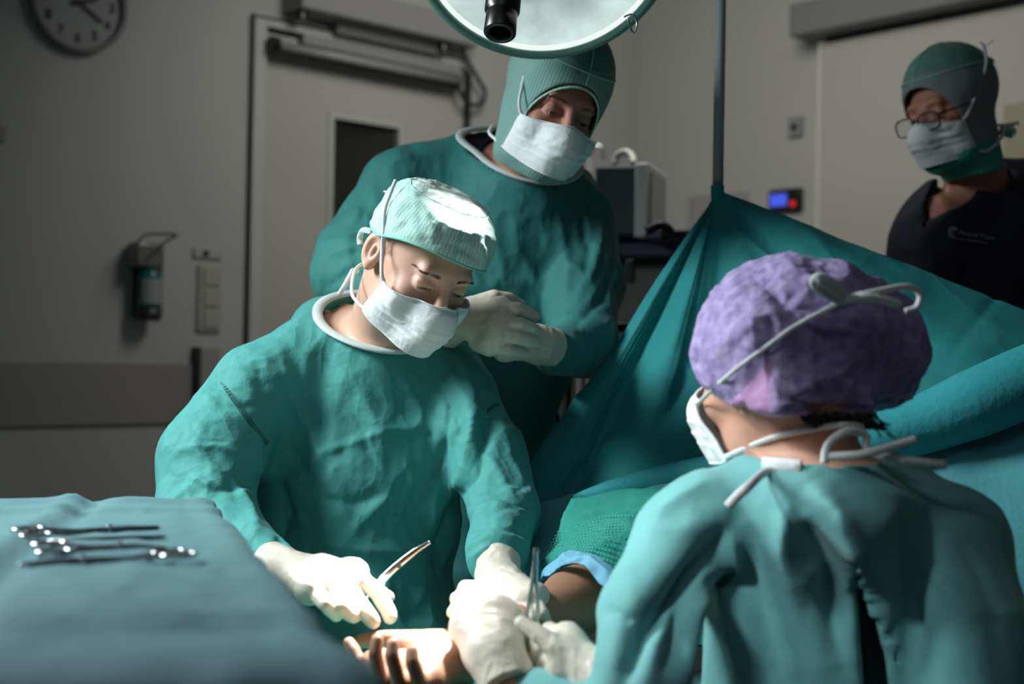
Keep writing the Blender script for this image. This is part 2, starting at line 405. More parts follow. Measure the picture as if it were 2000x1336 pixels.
m_ = MB(); wbox(m_, WD, -4.6, sdoor0-.06, 0, RZ, -.1, 0); wbox(m_, WD, sdoor0-.06, sdoor1+.02, zdoor+.05, RZ, -.1, 0); wbox(m_, WD, sdoor1+.02, SC_, 0, RZ, -.1, 0); structure(m_.build('wall_left', WALLM))
m_ = MB(); wbox(m_, WR, -.1, 6.2, 0, RZ, -.1, 0); structure(m_.build('wall_right', WALLM))
m_ = MB(); wbox(m_, (P0-E1*4.6, E2, E1), 0, 6.2, 0, RZ, -.1, 0); structure(m_.build('wall_near', WALLM))
m_ = MB(); wbox(m_, (P0+E2*6.2, E1, -E2), -4.7, SC_+.1, 0, RZ, -.1, 0); structure(m_.build('wall_back', WALLM))
rc = P0+E1*((SC_-4.6)/2)+E2*3.1
m_ = MB(); m_.box(rc-ZV*.05, E1, E2, ZV, (3.4, 3.3, .05)); structure(m_.build('floor', FLOORM))
m_ = MB(); m_.box(rc+ZV*(RZ+.05), E1, E2, ZV, (3.4, 3.3, .05)); structure(m_.build('ceiling', WALLM))
# bumper band on the left wall
m_ = MB(); zb0 = wp(WD, 150, 831)[1]; zb1 = wp(WD, 150, 708)[1]; wbox(m_, WD, -4.5, wp(WD, 384, 770)[0], zb0, zb1, 0, .012); structure(m_.build('trim_1', BAND, bev=.004))
# the door: leaf, frame, window with a dim corridor behind
m_ = MB(); s_w0, z_w1 = wp(WD, 655, 231); s_w1 = wp(WD, 782, 245)[0]; z_w0 = z_w1-.75
lo_, hi_ = sdoor0, sdoor1
for a, b, c, d in ((lo_, s_w0, 0, zdoor), (s_w1, hi_, 0, zdoor), (s_w0, s_w1, 0, z_w0), (s_w0, s_w1, z_w1, zdoor)): wbox(m_, WD, a, b, c, d, -.05, -.012)
door = structure(m_.build('door_1', DOORM)); tag(door, 'pale grey sliding door leaf behind the standing surgeon', None)
m_ = MB(); wt = .022
for a, b, c, d in ((s_w0-wt, s_w0, z_w0-wt, z_w1+wt), (s_w1, s_w1+wt, z_w0-wt, z_w1+wt), (s_w0, s_w1, z_w1, z_w1+wt), (s_w0, s_w1, z_w0-wt, z_w0)): wbox(m_, WD, a, b, c, d, -.03, -.002)
wf = m_.build('window_frame', FRAMEM, door, bev=.003)
GLASS = mat('dark_glass', (.02, .022, .015), .08); m_ = MB(); wbox(m_, WD, s_w0-.01, s_w1+.01, z_w0-.01, z_w1+.01, -.04, -.032); m_.build('window_pane', GLASS, wf)
m_ = MB(); sf = wp(WD, 488, 300)[0]; zf = wp(WD, 490, 33)[1]
wbox(m_, WD, sf, lo_-.004, 0, zf, 0, .02); wbox(m_, WD, lo_-.004, hi_, zdoor+.012, zf, 0, .02); structure(m_.build('trim_2', FRAMEM, bev=.004))
m_ = MB(); wbox(m_, WD, sf-.012, sf, 0, zf, 0, .006); wbox(m_, WD, hi_, hi_+.02, 0, zdoor, -.01, .012); structure(m_.build('trim_3', DARKP))
# dark corridor behind the door
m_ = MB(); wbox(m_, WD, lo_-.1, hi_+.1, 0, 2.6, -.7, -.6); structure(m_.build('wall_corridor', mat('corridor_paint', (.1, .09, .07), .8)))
# door operator above the door
s0 = wp(WD, 590, 30, .13)[0]; s1, zb = wp(WD, 935, 92, .13); zt = wp(WD, 935, 54, .13)[1]
t = thing('door_operator', 'long grey motor housing above the sliding door', 'door operator', tuple(wpos(WD, (s0+s1)/2, zb)))
m_ = MB(); wbox(m_, WD, s0, s1, zb, zt+.03, .0, .13); m_.build('housing', mat('housing_paint', (.27, .265, .255), .5), t, bev=.008)
for sx in (s0+.03, s1-.13):
    m_ = MB(); m_.lathe([(.0, 0), (.02, 0), (.02, .03), (0, .03)], wpos(WD, sx, zb-.028, .08), (0, 0, 1), 20); m_.build('end_cap', BLACK, t, smooth=False)
m_ = MB(); a0, za = wp(WD, 660, 76, .06); a1, zb_ = wp(WD, 866, 104, .06); wbox(m_, WD, a0, a1, zb_-.01, zb, .0, .06); m_.build('track_cover', mat('track_grey', (.16, .155, .15), .5), t, bev=.003)
# horizontal rails on the door top
t = thing('door_rail', 'long grey rail with black rubber edge across the door top', 'rail', tuple(wpos(WD, lo_, zdoor-.1)))
s0, z0 = wp(WD, 540, 95, .06); s1, z1 = wp(WD, 903, 151, .06); zr = (z0+z1)/2
m_ = MB(); m_.tube([wpos(WD, s0, zr, .05), wpos(WD, s1, zr, .05)], .016, 16); m_.build('roller_bar', mat('rail_grey', (.31, .305, .3), .4), t, smooth=True)
m_ = MB(); wbox(m_, WD, s0-.01, s1, zr-.033, zr-.014, .03, .055); m_.build('rubber_edge', BLACK, t)
m_ = MB(); m_.lathe([(0, 0), (.026, 0), (.026, .03), (0, .03)], wpos(WD, s0-.02, zr, .05), E1, 20); m_.build('end_cap', BLACK, t)
s0, z0 = wp(WD, 594, 85, .03); s1, z1 = wp(WD, 903, 131, .03); m_ = MB(); wbox(m_, WD, s0, s1, (z0+z1)/2-.018, (z0+z1)/2+.018, -.0, .03); m_.build('upper_rail', mat('rail_grey_light', (.28, .28, .27), .4), t, bev=.004)
cb = [(902, 92), (912, 118), (934, 155), (947, 180), (942, 200), (925, 205), (905, 192), (896, 165), (897, 150)]
m_ = MB(); m_.tube(smooth_line([wpos(WD, *wp(WD, x, y, .06), .06) for x, y in cb], 8), .0085, 10); tag(m_.build('cable', DARKP, smooth=True), 'black looped cable hanging from the door motor housing', 'cable')
# clock
cc = wpos(WD, *wp(WD, 147, 8), 0); t = thing('wall_clock', 'round white wall clock with black numerals in the upper left', 'clock', tuple(cc)); NW = E2
m_ = MB(); m_.lathe([(.152, 0), (.155, .01), (.155, .035), (.150, .042), (.140, .042), (.137, .03), (.137, 0)], cc, NW, 64, True); m_.build('rim', mat('clock_rim', (.20, .19, .19), .35), t, smooth=True)
m_ = MB(); m_.lathe([(0, .0), (.139, .0), (.139, .022), (0, .022)], cc, NW, 64); m_.build('dial', mat('clock_dial', (.27, .29, .28), .5), t)
def text_obj(name, s, size, o, ax, ay, an, mt_, parent, ext=.0015, align='CENTER', bold=0):
    cu = bpy.data.curves.new(name, 'FONT'); cu.body = s; cu.size = size; cu.align_x = align; cu.align_y = 'CENTER'; cu.extrude = ext; cu.offset = bold
    tmp = bpy.data.objects.new('t', cu); COL.objects.link(tmp); bpy.context.view_layer.update()
    me = bpy.data.meshes.new_from_object(tmp); V = np.array([v.co[:] for v in me.vertices]); Fc = [tuple(p.vertices) for p in me.polygons]
    bpy.data.objects.remove(tmp); ax, ay, an = map(np.array, (ax, ay, an)); W_ = np.array(o)+V[:, :1]*ax+V[:, 1:2]*ay+V[:, 2:3]*an
    return obj(name, W_, Fc, mt_, parent, smooth=False)
INK = mat('clock_ink', (.03, .03, .03), .6)
for k in range(1, 13):
    a = math.radians(90-30*k); text_obj('numeral', str(k), .042, cc+E1*math.cos(a)*.108+ZV*math.sin(a)*.108+NW*.024, E1, ZV, NW, INK, t, bold=.0008)
for nm, an, L, wd_ in (('hour_hand', 90-30*2.33, .062, .006), ('minute_hand', 90-6*20.5, .088, .004)):
    a = math.radians(an); dv = E1*math.cos(a)+ZV*math.sin(a); sv = np.cross(NW, dv); m_ = MB(); m_.box(cc+dv*(L/2-.012)+NW*.031, dv, sv, NW, (L/2+.012, wd_, .0012)); m_.build(nm, INK, t)
# soap dispenser
s0, z0 = wp(WD, 283, 540, .06); base = wpos(WD, s0, z0)
t = thing('soap_dispenser', 'wall dispenser with a wire elbow lever and dark green bottle', 'dispenser', tuple(base))
m_ = MB(); pbox(m_, WD, 262, 474, 318, 622, 0, .012); m_.build('back_plate', DARKP, t, bev=.004)
m_ = MB(); pbox(m_, WD, 268, 474, 316, 522, .012, .09); m_.build('pump_housing', mat('dispenser_metal', (.2, .2, .19), .35, .4), t, bev=.008)
bot = MB(); sb, zb1 = wp(WD, 293, 520, .06); zb0 = wp(WD, 293, 612, .06)[1]; bc = wpos(WD, sb, zb0, .055); hB = zb1-zb0
bot.lathe([(0, 0), (.030, 0), (.038, .012), (.038, hB-.03), (.03, hB-.012), (.012, hB), (0, hB)], bc, (0, 0, 1), 28); bo = bot.build('bottle', mat('bottle_green', (.015, .13, .13), .25), t, smooth=True)
m_ = MB(); V = []; 
for z in (.03, hB-.04):
    for k in range(9): a = math.radians(-60+15*k); d_ = E2*math.cos(a)+E1*math.sin(a); V.append(bc+d_*.0388+ZV*z)
m_.add(V, [(k, k+1, k+10, k+9) for k in range(8)]); solid(m_.build('label', mat('bottle_label', (.27, .30, .30), .5), bo), .0005, 1)
m_ = MB(); m_.lathe([(.040, -.02), (.042, -.012), (.042, .02), (.040, .02)], bc, (0, 0, 1), 28); m_.build('bottle_holder', DARKP, t, smooth=True)
m_ = MB(); lv = [(274, 490, .05), (272, 470, .09), (288, 458, .16), (315, 457, .20), (346, 459, .24), (330, 468, .20), (312, 482, .12), (308, 492, .07)]
m_.tube(smooth_line([wpos(WD, *wp(WD, x, y, o_), o_) for x, y, o_ in lv], 6), .004, 8); m_.build('elbow_lever', mat('lever_steel', (.3, .3, .29), .35, .6), t, smooth=True)
# socket strip, switch plate, lower duct
t = thing('switch_plate', 'tall grey plate of three rocker switches beside the door', 'switch', tuple(wpos(WD, *wp(WD, 410, 585))))
m_ = MB(); pbox(m_, WD, 387, 518, 432, 648, 0, .012); m_.build('plate', mat('switch_grey', (.34, .33, .30), .5), t, bev=.004)
for k in range(3):
    m_ = MB(); pbox(m_, WD, 399, 524+k*41, 427, 558+k*41, .01, .017); m_.build('rocker_switch', mat('rocker_grey', (.37, .36, .31), .5), t, bev=.003)
t = thing('wall_socket', 'small grey connector plate above the switch plate', 'socket', tuple(wpos(WD, *wp(WD, 405, 495))))
m_ = MB(); pbox(m_, WD, 379, 485, 434, 505, 0, .01); m_.build('plate', mat('plate_grey', (.38, .38, .37), .5), t, bev=.003)
m_ = MB(); m_.lathe([(0, 0), (.010, 0), (.010, .014), (0, .014)], wpos(WD, *wp(WD, 399, 495)), E2, 20); m_.build('jack', BLACK, t)
t = thing('cable_duct', 'grey vertical wall duct with dark edge below the switches', 'duct', tuple(wpos(WD, *wp(WD, 410, 800))))
m_ = MB(); pbox(m_, WD, 384, 680, 428, 1000, 0, .03); m_.build('duct_body', mat('duct_grey', (.30, .28, .275), .5), t, bev=.003)
m_ = MB(); pbox(m_, WD, 381, 678, 390, 1000, .0, .034); m_.build('edge_strip', DARKP, t)
m_ = MB(); pbox(m_, WD, -30, 244, 12, 276, 0, .02); tag(m_.build('wall_box', mat('wall_box_grey', (.26, .27, .26), .5), bev=.004), 'small grey box on the wall at the left frame edge', 'wall box')
# right wall: sliding door rail housing, leaf, edge strip
s0 = wp(WR, 1541, 40, .16)[0]; zt = wp(WR, 1541, 19, .16)[1]; zb = wp(WR, 1541, 72, .16)[1]
t = thing('door_track_housing', 'long dark grey sliding door track housing in the upper right', 'track housing', tuple(wpos(WR, s0, zb)))
m_ = MB(); wbox(m_, WR, s0, s0+2.6, zb, zt+.02, .02, .16); m_.build('housing', mat('track_housing_paint', (.17, .18, .175), .5), t, bev=.006)
m_ = MB(); wbox(m_, WR, s0+.1, s0+2.5, zb-.02, zb, .03, .06); m_.build('track_slot', BLACK, t)
m_ = MB(); a0, za = wp(WR, 1850, -8, .16); wbox(m_, WR, a0, a0+.2, za-.01, za+.05, .16, .175); m_.build('badge', BLACK, t)
s1 = wp(WR, 1602, 250, .05)[0]
m_ = MB(); wbox(m_, WR, s1, s1+1.3, .01, zb-.01, .012, .05); structure(m_.build('door_2', DOORM))
m_ = MB(); wbox(m_, WR, s1-.012, s1+.0, .01, zb-.01, .01, .056); structure(m_.build('trim_4', mat('edge_alu', (.62, .62, .60), .4), bev=.002))
# door_2's pale panel behind the anaesthetist
m_ = MB(); s0, za = wp(WR, 1960, 205, .055); wbox(m_, WR, s0, s0+.35, za-.6, za, .05, .056); structure(m_.build('window_1', mat('pale_panel', (.30, .28, .20), .4), bev=.002))
m_ = MB(); pbox(m_, WR, 1538, 228, 1564, 266, 0, .02); o = tag(m_.build('wall_sensor', mat('sensor_grey', (.25, .25, .24), .5), bev=.004), 'small square grey sensor high on the wall above the blue display', 'sensor')
m_ = MB(); pbox(m_, WR, 1545, 242, 1555, 254, .018, .024); m_.build('sensor_lens', BLACK, o)
m_ = MB(); pbox(m_, WR, 1343, 379, 1458, 470, 0, .015); o = tag(m_.build('wall_plate', mat('wall_plate_grey', (.30, .295, .28), .5), bev=.004), 'flat square grey wall plate behind the top of the hanging drape', 'wall plate')
t = thing('control_panel', 'small black wall panel with a glowing blue display and red button', 'control panel', tuple(wpos(WR, *wp(WR, 1530, 390))))
m_ = MB(); pbox(m_, WR, 1500, 369, 1561, 412, 0, .03); m_.build('panel_case', BLACK, t, bev=.004)
def emit(name, c, s):
    m = mat(name, (0.01, .01, .01), .3); b = m.node_tree.nodes['Principled BSDF']; b.inputs['Emission Color'].default_value = (*c, 1); b.inputs['Emission Strength'].default_value = s; return m
m_ = MB(); pbox(m_, WR, 1504, 379, 1536, 403, .029, .032); m_.build('display', emit('blue_screen', (.08, .14, 1), .75), t)
m_ = MB(); m_.lathe([(0, 0), (.012, 0), (.012, .006), (0, .006)], wpos(WR, *wp(WR, 1549, 398, .03), .03), -E1, 20); m_.build('button', emit('red_light', (1, .03, .02), .6), t)
# ================================================================= people
def frame(o, f, u):
    f = Vector(f).normalized(); u = Vector(u); u = (u-f*u.dot(f)).normalized(); x = f.cross(u)
    return Matrix(((x[0], f[0], u[0], o[0]), (x[1], f[1], u[1], o[1]), (x[2], f[2], u[2], o[2]), (0, 0, 0, 1)))
ROLLS = (-5, -6)
def roll(f, u, deg):
    f = np.array(f, float); f /= np.linalg.norm(f); u = np.array(u, float); u -= f*u.dot(f); u /= np.linalg.norm(u); a = math.radians(deg); return tuple(u*math.cos(a)+np.cross(f, u)*math.sin(a))
# head in its own frame: x to the person's right, y out of the face, z up, origin between the ears at eye height
def head_sdf(ears=True, female=False, lid=.5):
    cr = ell((0, -.010, .030), (.075, .088, .073)); fc = ell((0, .016, -.028), (.063, .074, .092)); jw = cap((-.03, .03, -.085), (.03, .03, -.085), .03); ch = sph((0, .064, -.098), .022)
    base = U(.03, cr, fc, jw, ch)
    brow = cap((-.036, .078, .019), (.036, .078, .019), .009); nose = U(.008, cap((0, .090, .004), (0, .108, -.030), .0075, .0105), sph((.0105, .098, -.034), .0075), sph((-.0105, .098, -.034), .0075))
    cheek = U(.01, sph((.042, .062, -.032), .018), sph((-.042, .062, -.032), .018)); lips = cap((-.016, .088, -.064), (.016, .088, -.064), .007)
    def f(P):
        d = smin(base(P), brow(P), .016); d = smin(d, cheek(P), .02); Q = P.copy(); Q[..., 0] = np.abs(Q[..., 0])
        so = ell((.031, .100, -.001), (.019, .017, .0125)); d = smax(d, -so(Q), .012)
        ball = sph((.0315, .0745, -.002), .0142); b = smax(ball(Q), -ell((.0315, .094, -.0075), (.0125, .014, .0030))(Q), .0015); d = smin(d, b, .004)
        d = smin(d, cap((.018, .0865, -.0002), (.043, .0800, -.0002), .0022)(Q), .004)
        d = smin(d, nose(P), .012); d = smin(d, lips(P), .008)
        if ears:
            E = Q-np.array([.076, -.012, -.012]); E2_ = E.copy(); ca, sa = math.cos(.35), math.sin(.35)
            E2_[..., 0] = E[..., 0]*ca+E[..., 1]*sa*1.0; E2_[..., 1] = -E[..., 0]*sa+E[..., 1]*ca
            e = ell((.004, 0, 0), (.009, .019, .031))(E2_); e = smax(e, -ell((.013, .003, .004), (.008, .011, .019))(E2_), .004); e = smin(e, ell((.008, .004, .0), (.004, .004, .010))(E2_), .004); e = smin(e, sph((.005, .006, -.026), .0075)(E2_), .006)
            d = smin(d, e, .005)
        return d
    return f
HEAD = head_sdf(); HEADN = head_sdf(ears=False)
HULL = U(.03, ell((0, -.010, .034), (.078, .093, .085)), ell((0, .016, -.028), (.066, .076, .094)), cap((-.03, .03, -.085), (.03, .03, -.085), .033), sph((0, .068, -.100), .026))
MHULL = U(.03, HULL, sph((.042, .060, -.034), .021), sph((-.042, .060, -.034), .021), cap((0, .098, -.02), (0, .106, -.046), .012), cap((0, .104, -.046), (0, .086, -.108), .018))

def trace_out(f, org, dr, r0=.16, off=0.):
    """distance along unit directions dr from org to the surface, walking inwards"""
    r = np.full(len(dr), r0)
    for _ in range(60): r = r-(f(org+dr*r[:, None])-off)*.8
    return r
def face_mask(person, mtx, seed=0, wide=62, zt=(-.014, -.030), zb=(-.108, -.098), puff=.006, dw=8):
    n, m = 61, 41; th = np.radians(np.linspace(-wide, wide, n)); v = np.linspace(0, 1, m); a =  np.abs(th)/np.radians(wide)
    top = zt[0]+(zt[1]-zt[0])*np.sin(a*np.pi/2)**1.0; bot = zb[0]+(zb[1]-zb[0])*a**2
    Z = top[None]+(bot-top)[None]*v[:, None]; TH = th[None]*(1+dw/wide*(v[:, None]-.5)*1.6)
    D = np.stack([np.sin(TH), np.cos(TH), np.zeros_like(Z)], -1).reshape(-1, 3); O = np.stack([0*Z, 0*Z+.0, Z], -1).reshape(-1, 3)
    r = trace_out(MHULL, O, D, .16, puff).reshape(Z.shape); A = np.broadcast_to(a, Z.shape); VV = np.broadcast_to(v[:, None], Z.shape)
    r = r-.005*(VV < .06)*(1-A) + .006*np.sin(np.pi*VV)*(1-A**2)
    pl = np.zeros_like(r)
    for c, am in ((.34, .0028), (.52, .0030), (.70, .0022)):
        s = VV+.05*(A-.5)*(1 if c < .6 else -1)-c; pl += am*np.where(s < 0, np.exp(-(s/.012)**2)*0, np.exp(-s/.06))*(1-A**6)
    r = r+pl; V = O.reshape(*Z.shape, 3)+D.reshape(*Z.shape, 3)*r[..., None]
    cr = crumple(V, 22, 90+seed, 2); V = V+D.reshape(*Z.shape, 3)*((cr-.6)*.0022*(1-A**4)*np.sin(np.pi*VV)**.5)[..., None]
    o = obj('face_mask', V.reshape(-1, 3), grid_faces(m, n), MASK, person, mtx); solid(o, .0016, 1)
    # stitched bindings along the edges
    for rw in (V[0], V[-1]): pass
    e = MB(); e.tube(np.vstack([V[0]])+D.reshape(*Z.shape, 3)[0]*.0012, .0022, 6, flat=.6); e.tube(V[-1]+D.reshape(*Z.shape, 3)[-1]*.001, .0018, 6)
    e.tube(V[:, 0], .0022, 6); e.tube(V[:, -1], .0022, 6); e.build('binding', MASK, o, smooth=True, mtx=mtx)
    st = MB()
    for row, k in ((3, 0), (5, 0)):
        L = V[row]+D.reshape(*Z.shape, 3)[row]*.0006
        for i in range(2, n-3):
            for f_ in (.15, .6):
                p = L[i]+(L[i+1]-L[i])*f_; q = L[i]+(L[i+1]-L[i])*(f_+.22); st.tube([p, q], .0004, 4)
    st.build('stitching', mat('mask_stitch', (.45, .5, .5), .7), o, mtx=mtx)
    return o, V
def cap_mesh(a, b, c, q, ctr, edge, n=96, m=44, wr=.002, seed=0, p=2.0, mod=None):
    """star shaped cap over a superellipsoid; edge(th) = height of the rim"""
    th = np.linspace(0, 2*np.pi, n, endpoint=False); V = np.zeros((m, n, 3))
    for j, t in enumerate(th):
        # find the rim elevation
        s, cs = math.sin(t), math.cos(t); hr = (abs(s/a)**p+abs(cs/b)**p)**(1/p)
        R = lambda ph: ((math.cos(ph)*hr)**q+abs(math.sin(ph)/c)**q)**(-1/q)
        lo, hi = -1.3, 1.5
        for _ in range(30):
            md = (lo+hi)/2
            if ctr[2]+R(md)*math.sin(md) < edge(t): lo = md
            else: hi = md
        for i in range(m):
            ph = math.pi/2+(lo-math.pi/2)*(i/(m-1)); r = R(ph); V[i, j] = (ctr[0]+r*math.cos(ph)*s, ctr[1]+r*math.cos(ph)*cs, ctr[2]+r*math.sin(ph))
    if mod is not None: V = mod(V)
    N = V-np.array(ctr); N /= np.linalg.norm(N, axis=-1)[..., None]
    k = np.clip(np.linspace(0, 1, m)*6, 0, 1)[:, None]*np.clip((1-np.linspace(0, 1, m))*8, 0.1, 1)[:, None]
    V = V+N*(wr*(crumple(V, 26, 30+seed, 3)-.8)*k)[..., None]
    return V
def eyes(person, mtx, col):
    for s in (-1, 1):
        e = MB(); e.lathe([(0, -.0125)]+[(.0125*math.sin(a), -.0125*math.cos(a)) for a in np.linspace(.15, 2.6, 14)]+[(.0064, .0109), (.0060, .0112), (0, .0119)], (s*.0315, .0752, -.002), (0, 1, -.28), 24)
        o = e.build('eye', [mat('eye_white', (.62, .58, .55), .2), mat('iris', col, .15)], person, smooth=True, mtx=mtx)
        for p in o.data.polygons:
            if (Vector(p.center)-Vector((s*.0315, .0752, -.002))).dot(Vector((0, 1, -.28)).normalized()) > .0108: p.material_index = 1
def hairs(name, person, mtx, roots, dirs, L, r, m_, f):
    h = MB()
    for p, d in zip(roots, dirs):
        p = np.array(p); d = np.array(d)/np.linalg.norm(d); k = rng.uniform(.7, 1.1); P = [p, p+d*L*k*.5+rng.normal(0, .0002, 3), p+d*L*k+rng.normal(0, .0004, 3)]
        h.tube(P, [r, r*.8, r*.2], 3, cap=False)
    return h.build(name, m_, person, smooth=True, mtx=mtx)
def brows(person, mtx, m_, n=170):
    for s in (-1, 1):
        R = []; Dd = []
        for i in range(n):
            t = rng.uniform(0, 1); x = .014+.036*t; z = .0155+.006*math.sin(t*2.2)-.004*t+rng.uniform(-.0028, .0028)*(1-.5*t)
            r = trace_out(HEADN, np.array([[x*s, 0, z]]), np.array([[0, 1., 0]]))[0]; R.append((x*s, r-.0002, z)); Dd.append((s*(.8+.4*t), .10-.5*t, .5-.7*t))
        hairs('eyebrow', person, mtx, R, Dd, .0075, .00026, m_, None)
        R = []; Dd = []
        for i in range(26):
            x = .0205+.023*i/25; R.append((x*s, .0885-abs(x-.0315)*.25, -.0045-.12*abs(x-.03))); Dd.append((s*(x-.031)*18, .8, -.45))
        hairs('eyelash', person, mtx, R, Dd, .0065, .00022, LASH, None)
def ribbon(name, P, width, mat_, parent, up, th=.0012, mtx=None, sm=6, label=None, tw=None):
    P = smooth_line(P, sm) if sm else np.array(P, float); m = MB(); m.tube(P, width/2, 8, flat=th/width*2.2, up=up); return m.build(name, mat_, parent, smooth=True, mtx=mtx, label=label)

def finger(P, r): return chain(P, r)
def hand_sdf(W, mcp, fingers, thumb, rp=.0135, wr=.026, fr=(.0098, .0088, .0082, .0072), fore=None, k=.010):
    """W wrist, mcp four knuckles, fingers four chains of PIP, DIP, TIP, thumb chain of CMC, MCP, IP, TIP"""
    parts = [cap(W, m, wr*.72, rp) for m in mcp]+[cap(mcp[i], mcp[i+1], rp, rp) for i in range(3)]
    palm = U(.016, *parts); fs = [finger([m]+list(fg), fr if i < 3 else tuple(x*.88 for x in fr)) for i, (m, fg) in enumerate(zip(mcp, fingers))]
    th = chain(thumb, (.0165, .0125, .0110, .0088)); F_ = cap(fore, W, wr*1.05, wr*.86) if fore is not None else None
    def f(P):
        d = palm(P)
        for g in fs: d = smin(d, g(P), .0035)
        d = smin(d, th(P), .012)
        if F_ is not None: d = smin(d, F_(P), k)
        return d
    return f
def bounds(pts, pad): A = np.array(pts); return A.min(0)-pad, A.max(0)+pad
def glove(person, f, pts, h=.0022, seed=0, wr=.0008, m_=None, name='glove', label=None, extra=None, cuffdir=None):
    lo, hi = bounds(pts, .045); V, Q = surface(f, lo, hi, h); V = relax(V, Q, 1, .5); N = vnormals(V, Q)
    V = V+N*(wr*(crumple(V, 45, 200+seed, 2)-.7))[:, None]
    if extra: V = folds(V, Q, extra)
    o = obj(name, V, Q, m_ or GLOVE, person, label=label); return o
def cut_plane(f, p, n, k=.002):
    p = np.array(p); n = np.array(n, float); n /= np.linalg.norm(n); return lambda P: smax(f(P), (P-p)@n, k)
def PX(*L): return [pt(*q) for q in L]
def R_(px, d): return px*d/FPX

def fabric(V, seed, amp):
    Q = V*np.array([1, 1, .38])+np.stack([vnoise(V, 3, seed+i) for i in range(3)], -1)*.05
    a = np.abs(vnoise(Q, 9, seed)); b = np.abs(vnoise(Q, 17, seed+3)); c = 1-np.abs(vnoise(V*np.array([.7, .7, 1.]), 7, seed+5))
    return amp*((.5-a)*1.6+(.35-b)*.6*(c)+(c**4-.3)*.5)
def gown_mesh(name, f, lo, hi, h, mat_, person, fold, cr=(.0035, 9, 3), seed=0, rel=2, cr2=(.0012, 30), extra=None, label=None, still=None):
    V, Q = surface(f, lo, hi, h); V = relax(V, Q, rel, .5); N = vnormals(V, Q); damp = 1.
    if still is not None: damp = np.clip((np.min([np.linalg.norm(V-p, axis=1) for p in still], axis=0)-.008)/.06, 0, 1)
    V = V+N*(damp*(fabric(V, seed, cr[0])+cr2[0]*(crumple(V*np.array([1, 1, .6]), cr2[1], seed+9, 2)-.7)))[:, None]
    if fold: V = folds(V, Q, fold)
    o = obj(name, V, Q, mat_, person, label=label); return o
def creases(seed, n, boxes):
    r = np.random.RandomState(seed); out = []
    for (x0, y0, x1, y1, ang, spr, k) in boxes:
        for _ in range(k):
            x, y = r.uniform(x0, x1), r.uniform(y0, y1); a = math.radians(ang+r.normal(0, spr)); L = r.uniform(30, 110); b = a+r.normal(0, .45)
            out.append(([(x, y), (x+math.cos(a)*L*.5, y+math.sin(a)*L*.5), (x+math.cos(a)*L*.5+math.cos(b)*L*.5, y+math.sin(a)*L*.5+math.sin(b)*L*.5)], r.uniform(3.5, 8), r.choice((-1, 1))*r.uniform(.0015, .0042), 1.1))
    return out
def stitch_band(name, f, pl, person, mat_, n=40, w=.006):
    """two rows of little seam holes along a pixel line on the gown"""
    m = MB(); P = np.array([hit(f, x, y) for x, y in pl]); L = smooth_line(P, 12); 
    idx = np.linspace(0, len(L)-2, n).astype(int)
    for i in idx:
        t = L[i+1]-L[i]; t /= np.linalg.norm(t)+1e-9; v = (L[i]-CO); v /= np.linalg.norm(v); s = np.cross(t, v)
        for k in (-1, 0, 1): m.box(L[i]+s*w*.5*k-v*.002, s, t, v, (.0009, .0014, .0006))
    return m.build(name, mat_, person)

def yoke(g, A, B, C, rad, k=.04, drop=.10, flare=1.5, fwd=0):
    n = np.cross(B-A, C-A); n /= np.linalg.norm(n); n = n if n[2] > 0 else -n; c = (A+C)/2
    e = (B-c)/np.linalg.norm(B-c)*fwd; y = cap(c+n*.005, c-n*drop, rad, rad*flare)
    if fwd: y = U(.02, y, cap(c+e+n*.005, c+e-n*drop, rad*.9, rad*flare))
    return lambda P: smin(g(P), y(P), k)
def collar(graw, A, B, C, ctr, rad=.13, deep=.022):
    n = np.cross(B-A, C-A); n /= np.linalg.norm(n); n = n if n[2] > 0 else -n; c = ctr-n*((ctr-A)@n)
    e1 = (B-c)-n*((B-c)@n); e1 /= np.linalg.norm(e1); e2 = np.cross(n, e1); loop = []
    for q in np.linspace(0, 2*np.pi, 48, endpoint=False):
        d = e1*math.cos(q)+e2*math.sin(q); r = np.arange(.02, rad+.05, .0015); v = graw(c+d*r[:, None]); k = np.argmax(v > 0) if (v > 0).any() else len(r)-1; loop.append(min(r[k], rad+.02))
    loop = np.array(loop)
    for _ in range(3): loop = (np.roll(loop, 1)+loop*2+np.roll(loop, -1))/4
    def polar(P):
        q = P-c; h = q@n; x = q@e1; y = q@e2; rr = np.hypot(x, y); an = (np.arctan2(y, x)/(2*np.pi)*48) % 48; i = an.astype(int) % 48; f = an-i
        return h, rr, loop[i]*(1-f)+loop[(i+1) % 48]*f, np.maximum(0, x/(rr+1e-6))
    def cut(P):
        h, rr, lr, fr = polar(P); return np.minimum(np.maximum(-h, rr-lr-.035-.07*fr**2), np.maximum(np.maximum(-(h+deep), h-.2), rr-lr+.006))
    def plug(P):
        h, rr, lr, fr = polar(P); return np.maximum(np.maximum(h+.007, -(h+.06)), rr-lr+.008)
    L = [c+(e1*math.cos(q)+e2*math.sin(q))*(lr-.001) for q, lr in zip(np.linspace(0, 2*np.pi, 48, endpoint=False), loop)]
    return cut, plug, np.array(L), n
